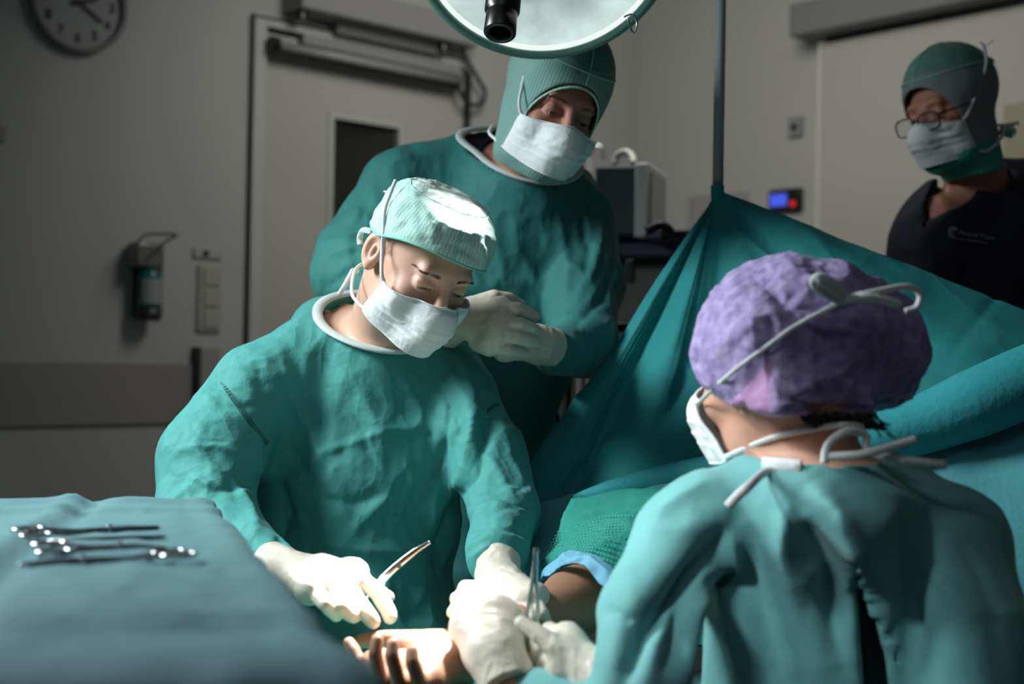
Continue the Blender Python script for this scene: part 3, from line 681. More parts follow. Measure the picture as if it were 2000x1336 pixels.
# ------------------------------------------------------------- the seated surgeon
def sseat():
    o = (-.1394, 2.0475, 1.3584); H = frame(o, (.409, -.683, -.605), roll((.409, -.683, -.605), (.378, -.477, .794), ROLLS[0])); hf = Loc(H, HEAD)
    t = thing('person', 'seated surgeon in green gown, mint wave cap and white mask, bending over the hand', 'person', (-.2, 2.25, 0))
    o = np.array(o); R3 = np.array(H.to_3x3()); L = lambda *q: R3@np.array(q)+o
    # shoulders and arms
    sc = pt(690, 745, 2.24); RS = pt(470, 800, 2.16); RE = pt(400, 1000, 2.06); RW = pt(548, 1108, 1.84); LS = pt(895, 800, 2.24); LE = pt(985, 985, 2.13); LW = pt(970, 1118, 1.885)
    neck = cap(L(0, -.035, -.05), pt(735, 690, 2.30), .056, .060); ear_fix = None
    bsdf = U(.03, cap(pt(560, 745, 2.24), pt(850, 755, 2.26), .06), squash(cap(pt(700, 800, 2.28), pt(720, 1200, 2.2), .12, .12), pt(700, 900, 2.26), CF, .75),
             cap(RS, RE, .05, .04), cap(RE, RW, .04, .028), cap(LS, LE, .05, .04), cap(LE, LW, .04, .028), cap((-.25, 2.24, .72), (-.36, 1.92, .60), .07, .055), cap((-.18, 2.24, .72), (-.06, 1.92, .60), .07, .055))
    legs = U(.02, cap((-.36, 1.92, .60), (-.36, 1.98, .08), .055, .04), cap((-.06, 1.92, .60), (-.06, 1.98, .08), .055, .04), cap((-.36, 1.98, .05), (-.36, 1.84, .04), .042, .035), cap((-.06, 1.98, .05), (-.06, 1.84, .04), .042, .035))
    fine = ((o-.15).tolist(), (o+.16).tolist(), .0019)
    eyes(t, H, (.10, .13, .10)); brows(t, H, BROW)
    # cap
    edge = lambda a: .016+.038*max(0, math.cos(a))+.016*min(0, math.cos(a))+.008*math.sin(2*a)*(math.cos(a) > 0)
    ctr = (0, -.003, .034)
    def shear(V):
        V = V.copy(); V[..., 2] -= .14*np.clip(-V[..., 1], 0, 1)*np.clip((V[..., 2]-.03)/.06, 0, 1); return V
    V = cap_mesh(.089, .106, .078, 3.0, ctr, edge, n=128, m=56, wr=.0035, seed=1, mod=shear); n = 128
    rim = int(56*.42)
    o1 = obj('surgical_cap', V.reshape(-1, 3), grid_faces(56, n, True), CAPM, t, H); solid(o1, .001, 1)
    e = MB(); e.tube(V[-1]*1.004, .0022, 6, closed=True); e.build('cap_hem', SEAM, o1, smooth=True, mtx=H)
    e = MB(); e.tube(V[rim]*1.006, .0012, 6, closed=True); e.tube(V[rim:, 4]*1.006, .0013, 6); e.build('cap_seam', SEAM, o1, smooth=True, mtx=H)
    for p in o1.data.polygons:
        pass
    o1.data.materials.append(CROWNT)
    nf = 55*n
    for i, p in enumerate(o1.data.polygons):
        if i < rim*n: p.material_index = 1
    m, MV = face_mask(t, H, 1, wide=63)
    # ties of the mask: temple to the cap crown, jaw to the nape
    c1 = MV[0, -1]; capo = lambda x, y, z: tuple(np.array((x, y, z)))
    up = [c1, c1+(.006, -.008, .010), (.083, .014, .008), (.089, .010, .028), (.094, -.008, .055), (.088, -.026, .078), (.078, -.045, .092)]
    ribbon('tie_string', [L(*q) for q in up], .006, TIE, m, CF, .0014)
    dn = [MV[-3, -1], (.070, .008, -.10), (.066, -.03, -.105), (.05, -.075, -.09), (.02, -.098, -.085), (-.02, -.098, -.085)]
    ribbon('tie_string', [L(*q) for q in dn], .0055, TIE, m, CF, .0014)
    ribbon('tie_end', PX((752, 374, 2.06), (762, 376, 2.05), (772, 377, 2.03)), .007, TIE, m, CU, .0014, sm=3)
    ribbon('tie_end', PX((700, 531, 2.16), (690, 528, 2.15), (684, 538, 2.14), (672, 560, 2.13), (662, 575, 2.13)), .008, TIE, m, CF, .0014)
    ribbon('cap_tie', PX((725, 452, 2.06), (710, 450, 2.1), (703, 462, 2.13), (704, 478, 2.13)), .010, CAPM, o1, CF, .002)
    # short hair at the temple
    R = []; D = []
    for i in range(420):
        y = rng.uniform(.004, .040); z = rng.uniform(-.006, .026); r = trace_out(HEADN, np.array([[0, y, z]]), np.array([[1., 0, 0]]))[0]
        if z < -.012+.75*y: continue
        R.append((r-.0005, y, z)); D.append((.10, -.25, -1))
    hairs('hair', t, H, R, D, .009, .00016, mat('sandy_hair', (.30, .19, .12), .5), None)
    # gown
    torso = squash(U(.07, cap(pt(600, 765, 2.26), pt(835, 760, 2.28), R_(78, 2.2)), cap(pt(695, 900, 2.28), pt(700, 1010, 2.26), R_(195, 2.2), R_(185, 2.2)), cap(pt(700, 1010, 2.26), pt(690, 1220, 2.22), R_(185, 2.2), R_(165, 2.2))), pt(700, 900, 2.3), CF, .78)
    slR = U(.025, cap(pt(505, 765, 2.2), pt(410, 900, 2.12), R_(92, 2.15), R_(96, 2.1)), cap(pt(410, 900, 2.12), pt(400, 1010, 2.05), R_(96, 2.1), R_(92, 2.06)), cap(pt(400, 1010, 2.05), pt(535, 1098, 1.86), R_(88, 2.0), R_(40, 1.86)))
    slL = U(.02, cap(pt(885, 768, 2.27), pt(955, 900, 2.2), R_(80, 2.25), R_(74, 2.18)), cap(pt(955, 900, 2.2), pt(985, 995, 2.12), R_(74, 2.15), R_(66, 2.1)), cap(pt(985, 995, 2.12), pt(968, 1092, 1.93), R_(64, 2.0), R_(56, 1.92)))
    coll = U(.05, cap(pt(640, 660, 2.27), pt(585, 730, 2.24), R_(45, 2.2), R_(70, 2.2)), cap(pt(590, 700, 2.24), pt(500, 750, 2.2), R_(72, 2.2), R_(76, 2.2)), cap(pt(870, 710, 2.30), pt(905, 770, 2.28), R_(45, 2.2), R_(62, 2.2)), cap(pt(640, 655, 2.36), pt(850, 690, 2.36), .07))
    lap = U(.06, cap(pt(700, 1220, 2.22), (-.22, 2.26, .70), .13, .15), cap((-.25, 2.24, .70), (-.36, 1.92, .60), .10, .085), cap((-.18, 2.24, .70), (-.06, 1.92, .60), .10, .085), cap((-.36, 1.93, .58), (-.36, 1.97, .42), .085, .09), cap((-.06, 1.93, .58), (-.06, 1.97, .42), .085, .09))
    g0 = U(.02, U(.05, torso, slR, slL), coll)
    CA, CB, CC = pt(624, 593, 2.27), pt(742, 698, 2.15), pt(856, 670, 2.24); g1 = yoke(g0, CA, CB, CC, .098)
    graw = lambda P: smin(g1(P), lap(P), .06)
    cut, plug, CL, cn = collar(graw, CA, CB, CC, (CA+CC)/2, .085)
    gf = Sub(.003, graw, cut); hd_ = U(.035, hf, neck, plug)
    full = lambda P: smin(smin(np.maximum(smin(bsdf(P), legs(P), .03), np.where(P[..., 2] < .5, -1, graw(P)+.02)), U(.02, sph(RW, .026), sph(LW, .026), cap(RW, pt(500, 1085, 1.9), .022, .022), cap(LW, pt(975, 1080, 1.92), .022, .022))(P), .02), hd_(P), .02)
    V, Q = surface(full, (-.72, 1.62, 0), (.2, 2.5, 1.56), .02, fine); obj('body', V, Q, SKIN, t)
    F = [([(550, 690), (556, 770), (610, 850), (650, 930)], 14, .012), ([(500, 700), (510, 760), (560, 870), (640, 980)], 16, -.010),
         ([(640, 985), (560, 945), (505, 905)], 12, .010), ([(420, 740), (500, 800), (560, 900)], 10, -.006), ([(572, 940), (640, 880), (760, 840), (860, 835)], 9, .007), ([(580, 965), (690, 985), (780, 960)], 12, -.008),
         ([(690, 1040), (760, 965), (800, 1050)], 14, .010), ([(760, 970), (860, 1100), (880, 1200)], 16, -.012), ([(830, 1040), (900, 930), (930, 800), (900, 700)], 13, .012), ([(800, 1000), (860, 900), (880, 790)], 9, -.009),
         ([(870, 1010), (935, 920), (960, 800)], 9, -.010), ([(860, 700), (915, 790), (930, 880)], 8, .009), ([(840, 720), (900, 830), (905, 960)], 8, -.007), ([(545, 1080), (560, 1000), (540, 900)], 12, -.013), ([(700, 740), (745, 860), (750, 960)], 16, .006), ([(760, 700), (820, 800), (830, 900)], 18, .006),
         ([(340, 880), (420, 870), (500, 900)], 8, .006), ([(330, 930), (420, 960), (520, 940)], 10, -.008), ([(320, 1000), (380, 940), (450, 960)], 9, .008), ([(400, 820), (380, 880), (440, 930)], 8, .006), ([(470, 950), (500, 1020), (500, 1070)], 10, .008),
         ([(900, 1010), (960, 985), (1040, 1000)], 8, .008), ([(890, 1040), (960, 1020), (1045, 1050)], 8, -.009), ([(900, 1075), (960, 1045), (1040, 1060)], 7, .007), ([(905, 1100), (950, 1070), (1010, 1085)], 5, .006), ([(950, 960), (1000, 940), (1040, 950)], 9, -.008), ([(905, 870), (960, 900), (1000, 960)], 10, .007),
         ([(600, 1060), (700, 1075), (820, 1080)], 12, .005), ([(620, 1130), (720, 1110), (830, 1150)], 14, -.006), ([(880, 1120), (860, 1060), (890, 980)], 12, -.014),
         ([(655, 790), (700, 840), (650, 900)], 18, -.006), ([(470, 740), (560, 730), (640, 800)], 14, .005), ([(640, 640), (600, 700), (590, 740)], 10, .005), ([(350, 780), (400, 770), (430, 800)], 8, .004), ([(980, 830), (1000, 900), (1030, 950)], 8, .005)]
    F += creases(5, 0, [(330, 780, 520, 1000, 30, 30, 26), (540, 820, 860, 1180, 60, 40, 26), (560, 640, 900, 820, 70, 25, 12), (850, 760, 960, 1000, 110, 15, 14), (880, 960, 1020, 1090, 10, 25, 16), (420, 680, 560, 800, 20, 35, 10)])
    lo = np.array((-.78, 1.66, .30)); hi = np.array((.16, 2.62, 1.32))
    g = gown_mesh('gown', gf, lo, hi, .0062, GOWN, t, F, (.0065, 6.5, 4), 3, 2, (.0012, 22), still=CL); subd(g, 1)
    GF['seat'] = gf
    stitch_band('seam', gf, [(424, 733), (452, 775), (490, 825), (524, 868)], g, DARKT, 42); stitch_band('seam', gf, [(972, 790), (955, 800), (945, 812)], g, DARKT, 14, .004)
    # white neck binding
    m_ = MB(); m_.tube(smooth_line(CL+cn*.003, 3, True), .0092, 10, closed=True, flat=.45, up=cn); m_.build('neck_binding', TRIM, g, smooth=True)
    # gloves
    W = pt(552, 1112, 1.835); mc = PX((692, 1118, 1.76), (668, 1132, 1.735), (640, 1146, 1.715), (607, 1152, 1.70))
    fg = [PX((738, 1158, 1.735), (757, 1190, 1.725), (762, 1206, 1.72)), PX((703, 1180, 1.70), (722, 1205, 1.69), (728, 1214, 1.69)), PX((668, 1185, 1.68), (685, 1200, 1.685), (690, 1204, 1.69)), PX((636, 1180, 1.67), (652, 1197, 1.68), (657, 1202, 1.69))]
    th = PX((630, 1108, 1.79), (690, 1120, 1.80), (732, 1150, 1.79), (758, 1166, 1.775)); fore = pt(480, 1070, 1.91)
    hf1 = hand_sdf(W, mc, fg, th, .0165, .032, (.0125, .0112, .0105, .0095), fore)
    hf1 = cut_plane(hf1, pt(522, 1092, 1.86), np.array(pt(480, 1070, 1.91))-W)
    glove(t, hf1, [W, *mc, *sum(fg, []), *th, fore], .0022, 1, .0008, extra=[([(565, 1140), (590, 1095), (620, 1078)], 3, -.0018)])
    W = pt(972, 1128, 1.875); mc = PX((962, 1176, 1.79), (990, 1180, 1.765), (1020, 1176, 1.755), (1044, 1166, 1.765))
    fg = [PX((970, 1225, 1.73), (980, 1248, 1.725), (988, 1262, 1.73)), PX((1004, 1224, 1.71), (1015, 1248, 1.715), (1020, 1262, 1.72)), PX((1034, 1214, 1.71), (1045, 1238, 1.715), (1050, 1252, 1.72)), PX((1058, 1200, 1.725), (1068, 1222, 1.73), (1072, 1236, 1.735))]
    th = PX((945, 1150, 1.84), (925, 1185, 1.81), (922, 1215, 1.79), (930, 1240, 1.78)); fore = pt(975, 1060, 1.95)
    hf2 = cut_plane(hand_sdf(W, mc, fg, th, .0165, .034, (.0125, .0115, .0105, .0095), fore), pt(972, 1094, 1.91), fore-W)
    glove(t, hf2, [W, *mc, *sum(fg, []), *th, fore], .0024, 2, .0008, extra=[([(935, 1120), (975, 1108), (1012, 1122)], 3, -.0015), ([(985, 1150), (1000, 1180), (1010, 1215)], 4, .0015)])
    ring(fg[2][0], mc[2])
    return t
def ring(*a): pass
GF = {}
DARKT = mat('seam_shadow', (.015, .10, .09), .8)

# ------------------------------------------------------------- the standing surgeon
def sstand():
    o = np.array((.0659, 2.3969, 1.664)); H = frame(o, (.322, -.869, -.376), roll((.322, -.869, -.376), (.272, -.295, .916), ROLLS[1])); R3 = np.array(H.to_3x3()); L = lambda *q: R3@np.array(q)+o
    t = thing('person', 'standing surgeon with clasped gloved hands, green hood cap and white mask, leaning in', 'person', (.0, 2.65, 0))
    hf = Loc(H, HEADN); fx = pt(960, 700, 2.6)
    RS = pt(760, 390, 2.58); RE = pt(680, 560, 2.5); RW = pt(905, 640, 2.24); LS = pt(1150, 440, 2.62); LE = pt(1170, 640, 2.5); LW = pt(1062, 672, 2.30)
    gx = fx[0]
    hn = U(.03, hf, cap(L(0, -.035, -.06), pt(1020, 350, 2.70), .055, .060)); bs = U(.03, cap(pt(830, 390, 2.6), pt(1110, 420, 2.62), .07), squash(cap(pt(970, 480, 2.62), pt(930, 800, 2.66), .14, .13), pt(960, 500, 2.6), CF, .7),
           cap(RS, RE, .052, .042), cap(RE, RW, .042, .028), cap(LS, LE, .052, .042), cap(LE, LW, .042, .028), sph(RW, .03), sph(LW, .03),
           cap((gx-.09, 2.66, .92), (gx-.11, 2.66, .08), .085, .045), cap((gx+.09, 2.66, .92), (gx+.11, 2.66, .08), .085, .045), cap((gx-.11, 2.66, .045), (gx-.12, 2.50, .035), .042, .032), cap((gx+.11, 2.66, .045), (gx+.12, 2.50, .035), .042, .032))
    eyes(t, H, (.06, .05, .04)); brows(t, H, BROW)
    # hood
    hs = U(.03, Off(HULL, .008), squash(ell((0, -.016, .058), (.088, .112, .098)), (0, 0, .05), (0, 0, 1), 1.0), cap((0, -.012, -.05), (.0, -.004, -.13), .060, .055))
    hs2 = lambda P: smin(hs(P), np.minimum(9, cap((.050, -.01, -.02), (.045, .0, -.10), .028, .026)(P)), .03)
    face_open = ell((0, .10, -.026), (.071, .105, .083)); nb = lambda P: -(P[..., 2]+.130)
    def hood(P):
        d = hs2(P)+.0015*vnoise(P, 30, 5); d = np.maximum(d, -(d+.006)); d = smax(d, -face_open(P), .002); return np.maximum(d, nb(P)*.8)
    V, Q = surface(hood, (-.13, -.15, -.17), (.13, .14, .17), .0026); V = relax(V, Q, 1)
    ho = obj('surgical_hood', V, Q, HOODM, t, H); ho.data.materials.append(CROWN); ce = V[Q].mean(1)
    for i, p in enumerate(ho.data.polygons):
        if ce[i, 2] > .085+.10*(ce[i, 1])*.0+.012*abs(ce[i, 0])/.08-.0: p.material_index = 1
    def on(x, y, z):
        d = np.array([[x, y, z]])-np.array([[0, -.012, .03]]); d /= np.linalg.norm(d); r = trace_out(hs2, np.array([[0, -.012, .03]]), d, .2, .001)[0]; return (np.array([0, -.012, .03])+d[0]*r)
    s = MB(); s.tube([on(.10*math.sin(a), .12*math.cos(a), .090) for a in np.linspace(0, 2*np.pi, 48, endpoint=False)], .0016, 6, closed=True)
    s.tube([on(0.0, .09*math.cos(a), .03+.11*math.sin(a)) for a in np.linspace(.22, 2.0, 30)], .0014, 6); s.tube([on(.085*math.cos(a), -.0, .03+.11*math.sin(a)) for a in np.linspace(.6, 2.5, 30)], .0010, 6)
    s.build('hood_seam', SEAM, ho, smooth=True, mtx=H)
    s = MB(); e = []
    for a in np.linspace(0, 2*np.pi, 60, endpoint=False):
        x, z = .0655*math.sin(a), -.026+.0775*math.cos(a); r = trace_out(hs2, np.array([[x, 0, z]]), np.array([[0, 1., 0]]), .2)[0]; e.append((x, r, z))
    s.tube(e, .0022, 6, closed=True); s.build('hood_hem', CAPM, ho, smooth=True, mtx=H)
    m, MV = face_mask(t, H, 2, wide=56, puff=.010)
    c1 = MV[0, -1]; c2 = MV[0, 0]
    ribbon('tie_string', [L(*q) for q in (c1, c1+(.008, -.012, .02), (.084, .022, .045), (.088, .005, .075))], .006, TIE, m, CF)
    ribbon('tie_string', [L(*q) for q in (MV[-2, -1], (.075, .01, -.095), (.082, -.03, -.09), (.06, -.08, -.08))], .006, TIE, m, CF)
    # gown
    torso = squash(U(.08, cap(pt(850, 385, 2.64), pt(1090, 425, 2.68), R_(98, 2.6), R_(90, 2.6)), cap(pt(925, 560, 2.66), pt(925, 660, 2.66), R_(225, 2.6), R_(205, 2.6)), cap(pt(1050, 520, 2.68), pt(1030, 640, 2.66), R_(150, 2.6), R_(110, 2.6)), cap(pt(925, 660, 2.66), (gx, 2.68, .45), R_(130, 2.6), .20)), pt(960, 500, 2.66), CF, .68)
    slR = U(.03, cap(pt(790, 375, 2.62), pt(735, 470, 2.56), R_(86, 2.6), R_(84, 2.55)), cap(pt(735, 470, 2.56), pt(700, 540, 2.48), R_(84, 2.5), R_(84, 2.48)), cap(pt(700, 540, 2.48), pt(850, 640, 2.3), R_(78, 2.45), R_(52, 2.3)), cap(pt(660, 480, 2.52), pt(670, 540, 2.48), R_(40, 2.5), R_(45, 2.5)))
    slL = U(.025, cap(pt(1120, 450, 2.68), pt(1140, 560, 2.58), R_(82, 2.6), R_(76, 2.55)), cap(pt(1140, 560, 2.58), pt(1135, 665, 2.45), R_(74, 2.5), R_(66, 2.45)), cap(pt(1140, 675, 2.45), pt(1085, 688, 2.33), R_(58, 2.4), R_(50, 2.33)))
    coll = U(.05, cap(pt(905, 315, 2.66), pt(840, 350, 2.64), R_(58, 2.6), R_(70, 2.6)), cap(pt(1120, 385, 2.70), pt(1140, 420, 2.68), R_(34, 2.6), R_(55, 2.6)), cap(pt(930, 330, 2.76), pt(1110, 380, 2.76), .06))
    CA, CB, CC = pt(926, 256, 2.68), pt(1038, 362, 2.51), pt(1122, 338, 2.62); graw = yoke(U(.02, U(.035, torso, slR, slL), coll), CA, CB, CC, .104, fwd=.05); ctr_ = (CA+CC)/2+(CB-(CA+CC)/2)*.2; cut, plug, CL, cn = collar(graw, CA, CB, CC, ctr_, .12); gf = Sub(.003, graw, cut); GF['stand'] = gf
    ex = U(.02, sph(RW, .024), sph(LW, .024), cap(RW, pt(850, 655, 2.28), .019, .019), cap(LW, pt(1110, 686, 2.34), .019, .019))
    sh = lambda P: np.maximum(np.maximum(plug(P)-.0035, -plug(P)-.02), -(hn(P)-.030)); lo, hi = bounds(CL, .04); V, Q = surface(sh, lo, hi, .004); obj('scrub_shirt', V, Q, NAVY, t)
    hn2 = U(.035, hn, plug); full = lambda P: smin(smin(np.maximum(bs(P), np.where(P[..., 2] < .5, -1, graw(P)+.02)), ex(P), .02), hn2(P), .02)
    V, Q = surface(full, (-.52, 2.1, -.0), (.5, 2.95, 1.88), .022, ((o-.14).tolist(), (o+.15).tolist(), .0021)); obj('body', V, Q, SKIN2, t)
    F = [([(760, 330), (780, 420), (740, 520)], 10, .008), ([(800, 330), (830, 420), (850, 540)], 10, -.008), ([(860, 330), (870, 430), (900, 540)], 10, .008), ([(905, 350), (920, 440), (950, 560)], 12, -.006), ([(1000, 380), (1010, 480), (1050, 560)], 18, .006),
         ([(1130, 400), (1150, 480), (1145, 560)], 8, -.010), ([(1090, 420), (1110, 520), (1100, 600)], 12, .008), ([(1180, 440), (1160, 520), (1120, 600)], 9, .009), ([(1205, 500), (1180, 580), (1120, 640)], 8, -.010), ([(640, 500), (700, 480), (760, 540)], 7, .010), ([(640, 560), (700, 520), (760, 560)], 7, -.010), ([(625, 475), (680, 470), (720, 440)], 7, .008),
         ([(940, 560), (1000, 620), (1030, 600)], 9, .006), ([(1110, 660), (1150, 700), (1120, 735)], 7, .008), ([(1080, 740), (1110, 690), (1170, 690)], 7, -.008), ([(1130, 620), (1180, 640), (1200, 610)], 7, .008), ([(960, 440), (980, 520), (960, 580)], 14, .005), ([(720, 390), (700, 450), (690, 500)], 8, -.007)]
    F += creases(8, 0, [(720, 330, 900, 560, 85, 15, 14), (960, 380, 1200, 640, 80, 25, 18), (620, 460, 740, 580, -10, 30, 10), (1050, 640, 1190, 730, 40, 40, 10)])
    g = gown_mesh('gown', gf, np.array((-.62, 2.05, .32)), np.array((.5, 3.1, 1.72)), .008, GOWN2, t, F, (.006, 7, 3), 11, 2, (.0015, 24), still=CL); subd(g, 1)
    m_ = MB(); m_.tube(smooth_line(CL+cn*.003, 3, True), .0092, 10, closed=True, flat=.45, up=cn); m_.build('neck_binding', TRIM, g, smooth=True)
    # hands
    W = pt(905, 622, 2.22); mc = PX((978, 602, 2.17), (980, 628, 2.155), (975, 652, 2.15), (958, 672, 2.155))
    fg = [PX((1010, 604, 2.155), (1034, 614, 2.17), (1044, 619, 2.18)), PX((1014, 633, 2.14), (1036, 641, 2.16), (1046, 644, 2.175)), PX((1010, 658, 2.135), (1032, 664, 2.155), (1044, 667, 2.17)), PX((990, 683, 2.14), (1012, 687, 2.16), (1024, 689, 2.17))]
    th = PX((930, 595, 2.21), (965, 580, 2.21), (995, 584, 2.22), (1015, 594, 2.235)); fore = pt(850, 655, 2.28)
    hf1 = cut_plane(hand_sdf(W, mc, fg, th, .0165, .036, (.0125, .0118, .011, .0098), fore), pt(872, 640, 2.26), fore-W)
    glove(t, hf1, [W, *mc, *sum(fg, []), *th, fore], .0024, 3)
    m_ = MB(); a = mc[2]; b = fg[2][0]; d = (b-a)/np.linalg.norm(b-a); u = np.cross(d, CF); u /= np.linalg.norm(u); v = np.cross(d, u); c = a+(b-a)*.35
    m_.tube([c+.0128*(u*math.cos(q)+v*math.sin(q)) for q in np.linspace(0, 2*np.pi, 28, endpoint=False)], .0013, 6, closed=True); m_.build('ring', STEEL, t, smooth=True, label='ring bulging under the glove finger')
    W = pt(1050, 672, 2.285); mc = PX((1010, 640, 2.235), (1000, 655, 2.225), (992, 672, 2.22), (985, 684, 2.225))
    fg = [PX((975, 635, 2.225), (955, 640, 2.235), (945, 645, 2.245)), PX((962, 650, 2.215), (942, 652, 2.225), (932, 656, 2.235)), PX((955, 668, 2.205), (935, 668, 2.215), (925, 668, 2.225)), PX((955, 684, 2.205), (938, 680, 2.215), (928, 676, 2.225))]
    th = PX((1030, 650, 2.25), (1010, 628, 2.235), (990, 618, 2.23), (975, 612, 2.225)); fore = pt(1110, 686, 2.34)
    hf2 = cut_plane(hand_sdf(W, mc, fg, th, .0160, .037, (.0118, .011, .0105, .0095), fore), pt(1082, 678, 2.31), fore-W)
    glove(t, hf2, [W, *mc, *sum(fg, []), *th, fore], .0024, 4, extra=[([(1076, 640), (1082, 668), (1070, 705)], 3, .003)])

# ------------------------------------------------------------- the anaesthetist
def sanae():
    o = np.array((.9439, 2.8886, 1.7616)); H = frame(o, (-.819, -.518, -.249), (-.258, -.056, .965)); R3 = np.array(H.to_3x3()); L = lambda *q: R3@np.array(q)+o
    t = thing('person', 'person in navy scrubs and glasses behind the hanging drape at the right', 'person', (1.08, 3.0, 0))
    hf = Loc(H, HEADN); gx, gy = 1.10, 3.02
    hn = U(.03, hf, cap(L(0, -.035, -.06), pt(1915, 390, 3.0), .058, .07), cap(pt(1880, 400, 2.97), pt(1830, 470, 2.96), .05, .05)); bs = U(.03, cap(pt(1830, 440, 2.95), pt(2130, 430, 3.05), .07), cap(pt(1960, 520, 3.02), (gx, gy, .95), .14, .13),
           cap(pt(1810, 470, 2.95), (.82, 2.88, 1.16), .055, .045), cap((.82, 2.88, 1.16), (.86, 2.66, 1.12), .042, .03), cap(pt(2160, 460, 3.05), (1.42, 3.0, 1.14), .055, .045), cap((1.42, 3.0, 1.14), (1.25, 2.75, 1.1), .042, .03), sph((.86, 2.66, 1.12), .035), sph((1.25, 2.75, 1.1), .035),
           cap((gx-.1, gy, .9), (gx-.11, gy, .08), .085, .045), cap((gx+.1, gy, .9), (gx+.11, gy, .08), .085, .045), cap((gx-.11, gy, .045), (gx-.14, gy-.14, .035), .042, .032), cap((gx+.11, gy, .045), (gx+.08, gy-.14, .035), .042, .032))
    eyes(t, H, (.05, .05, .05)); brows(t, H, BROW, 50)
    hs = U(.03, Off(HULL, .007), ell((0, -.020, .052), (.087, .112, .094)), cap((0, -.035, -.06), (0, -.03, -.14), .064, .066))
    op = ell((0, .10, -.026), (.072, .115, .086)); nb = lambda P: -(P[..., 2]+.150-.35*P[..., 1]*0)
    def hood(P):
        d = hs(P)+.0018*vnoise(P, 28, 8); d = np.maximum(d, -(d+.006)); d = smax(d, -op(P), .002); return np.maximum(d, nb(P)*.8)
    V, Q = surface(hood, (-.13, -.15, -.17), (.13, .14, .17), .003); V = relax(V, Q, 1); ho = obj('surgical_hood', V, Q, HOODM2, t, H); ho.data.materials.append(CROWN); ho.data.materials.append(cloth('teal_hood_neck', (.04, .36, .28))); ce = V[Q].mean(1)
    for i, p in enumerate(ho.data.polygons): p.material_index = 1 if ce[i, 2] > .088 or (ce[i, 2] > .03 and ce[i, 1] < -.04 and ce[i,2] > -ce[i,1]-.02) else (2 if ce[i, 2] < -.085 else 0)
    def on(x, y, z):
        d = np.array([[x, y, z]])-np.array([[0, -.012, .03]]); d /= np.linalg.norm(d); r = trace_out(hs, np.array([[0, -.012, .03]]), d, .2, .001)[0]; return (np.array([0, -.012, .03])+d[0]*r)
    s = MB(); s.tube([on(.10*math.sin(a), .12*math.cos(a), .088) for a in np.linspace(0, 2*np.pi, 48, endpoint=False)], .0016, 6, closed=True); s.tube([on(0.0, .09*math.cos(a), .03+.11*math.sin(a)) for a in np.linspace(.25, 2.4, 30)], .0014, 6)
    s.tube([on(-.085, -.05*math.cos(a)-.02, .03+.10*math.sin(a)) for a in np.linspace(.2, 1.6, 20)], .0012, 6); s.build('hood_seam', SEAM, ho, smooth=True, mtx=H)
    m, MV = face_mask(t, H, 3, wide=58, puff=.005); c1 = MV[0, 0]
    ribbon('tie_string', [L(*q) for q in (c1, c1+(-.008, -.012, .012), (-.086, .0, .03), (-.094, -.03, .075), (-.075, -.06, .118), (-.05, -.085, .125))], .007, TIE, m, CF)
    ribbon('tie_string', [L(*q) for q in (MV[-2, 0], (-.072, .0, -.105), (-.074, -.05, -.085), (-.05, -.10, -.06), (-.02, -.115, -.055))], .007, TIE, m, CF)
    ribbon('tie_end', PX((1911, 103, 2.93), (1922, 92, 2.93), (1939, 80, 2.93)), .010, TIE, m, CX, sm=3); ribbon('tie_end', PX((1926, 112, 2.92), (1938, 116, 2.92), (1939, 124, 2.92), (1928, 124, 2.92)), .006, TIE, m, CF)
    ribbon('tie_end', PX((1952, 247, 2.95), (1968, 244, 2.94), (1990, 240, 2.94)), .008, TIE, m, CF, sm=3); ribbon('tie_end', PX((1952, 252, 2.95), (1975, 248, 2.94), (1983, 256, 2.94), (1978, 266, 2.94)), .006, TIE, m, CF)
    ribbon('hood_tie', PX((1950, 255, 2.96), (1965, 258, 2.95), (1980, 262, 2.94)), .022, cloth('teal_tie', (.05, .42, .33)), ho, CF, sm=3)
    # glasses
    fr = MB(); gm = mat('glasses_frame', (.006, .006, .007), .25); gl = MB()
    for sx in (-1, 1):
        c = np.array((sx*.033, .117, -.016)); e = []
        for a in np.linspace(0, 2*np.pi, 40, endpoint=False):
            x = .026*np.sign(math.cos(a))*abs(math.cos(a))**.6; z = .0185*np.sign(math.sin(a))*abs(math.sin(a))**.6; e.append(c+(x, -abs(x+sx*.033)*.10, z))
        fr.tube(e, .0019, 8, closed=True); gl.add([c+(0, 0, 0)]+e, [(0, i+1, (i+1) % 40+1) for i in range(40)])
        fr.tube(smooth_line([(sx*.059, .112, -.006), (sx*.074, .09, -.004), (sx*.080, .05, .0), (sx*.084, -.005, .004)], 5), .0019, 6)
    fr.tube(smooth_line([(-.010, .117, -.010), (0, .1185, -.007), (.010, .117, -.010)], 4), .0018, 6)
    fo = fr.build('glasses', gm, t, smooth=True, mtx=H, label='thin black rimmed glasses low on the nose'); lm = mat('lens', (.9, .9, .9), .02); lm.node_tree.nodes['Principled BSDF'].inputs['Transmission Weight'].default_value = .96; lm.node_tree.nodes['Principled BSDF'].inputs['IOR'].default_value = 1.05
    solid(gl.build('lens', lm, fo, smooth=True, mtx=H), .001, 0)
    # scrubs with a v neck
    tor = U(.07, cap(pt(1855, 440, 2.97), pt(2110, 425, 3.08), R_(98, 3.0), R_(98, 3)), cap(pt(1960, 560, 3.04), (gx, gy, .75), R_(185, 3.0), .20), cap(pt(1820, 500, 2.97), pt(1800, 620, 2.93), R_(84, 2.97), R_(80, 2.95)), cap(pt(2150, 480, 3.06), pt(2200, 640, 3.0), R_(84, 2.97), R_(80, 2.95)), cap(pt(1940, 365, 3.05), pt(2060, 375, 3.06), R_(52, 3)))
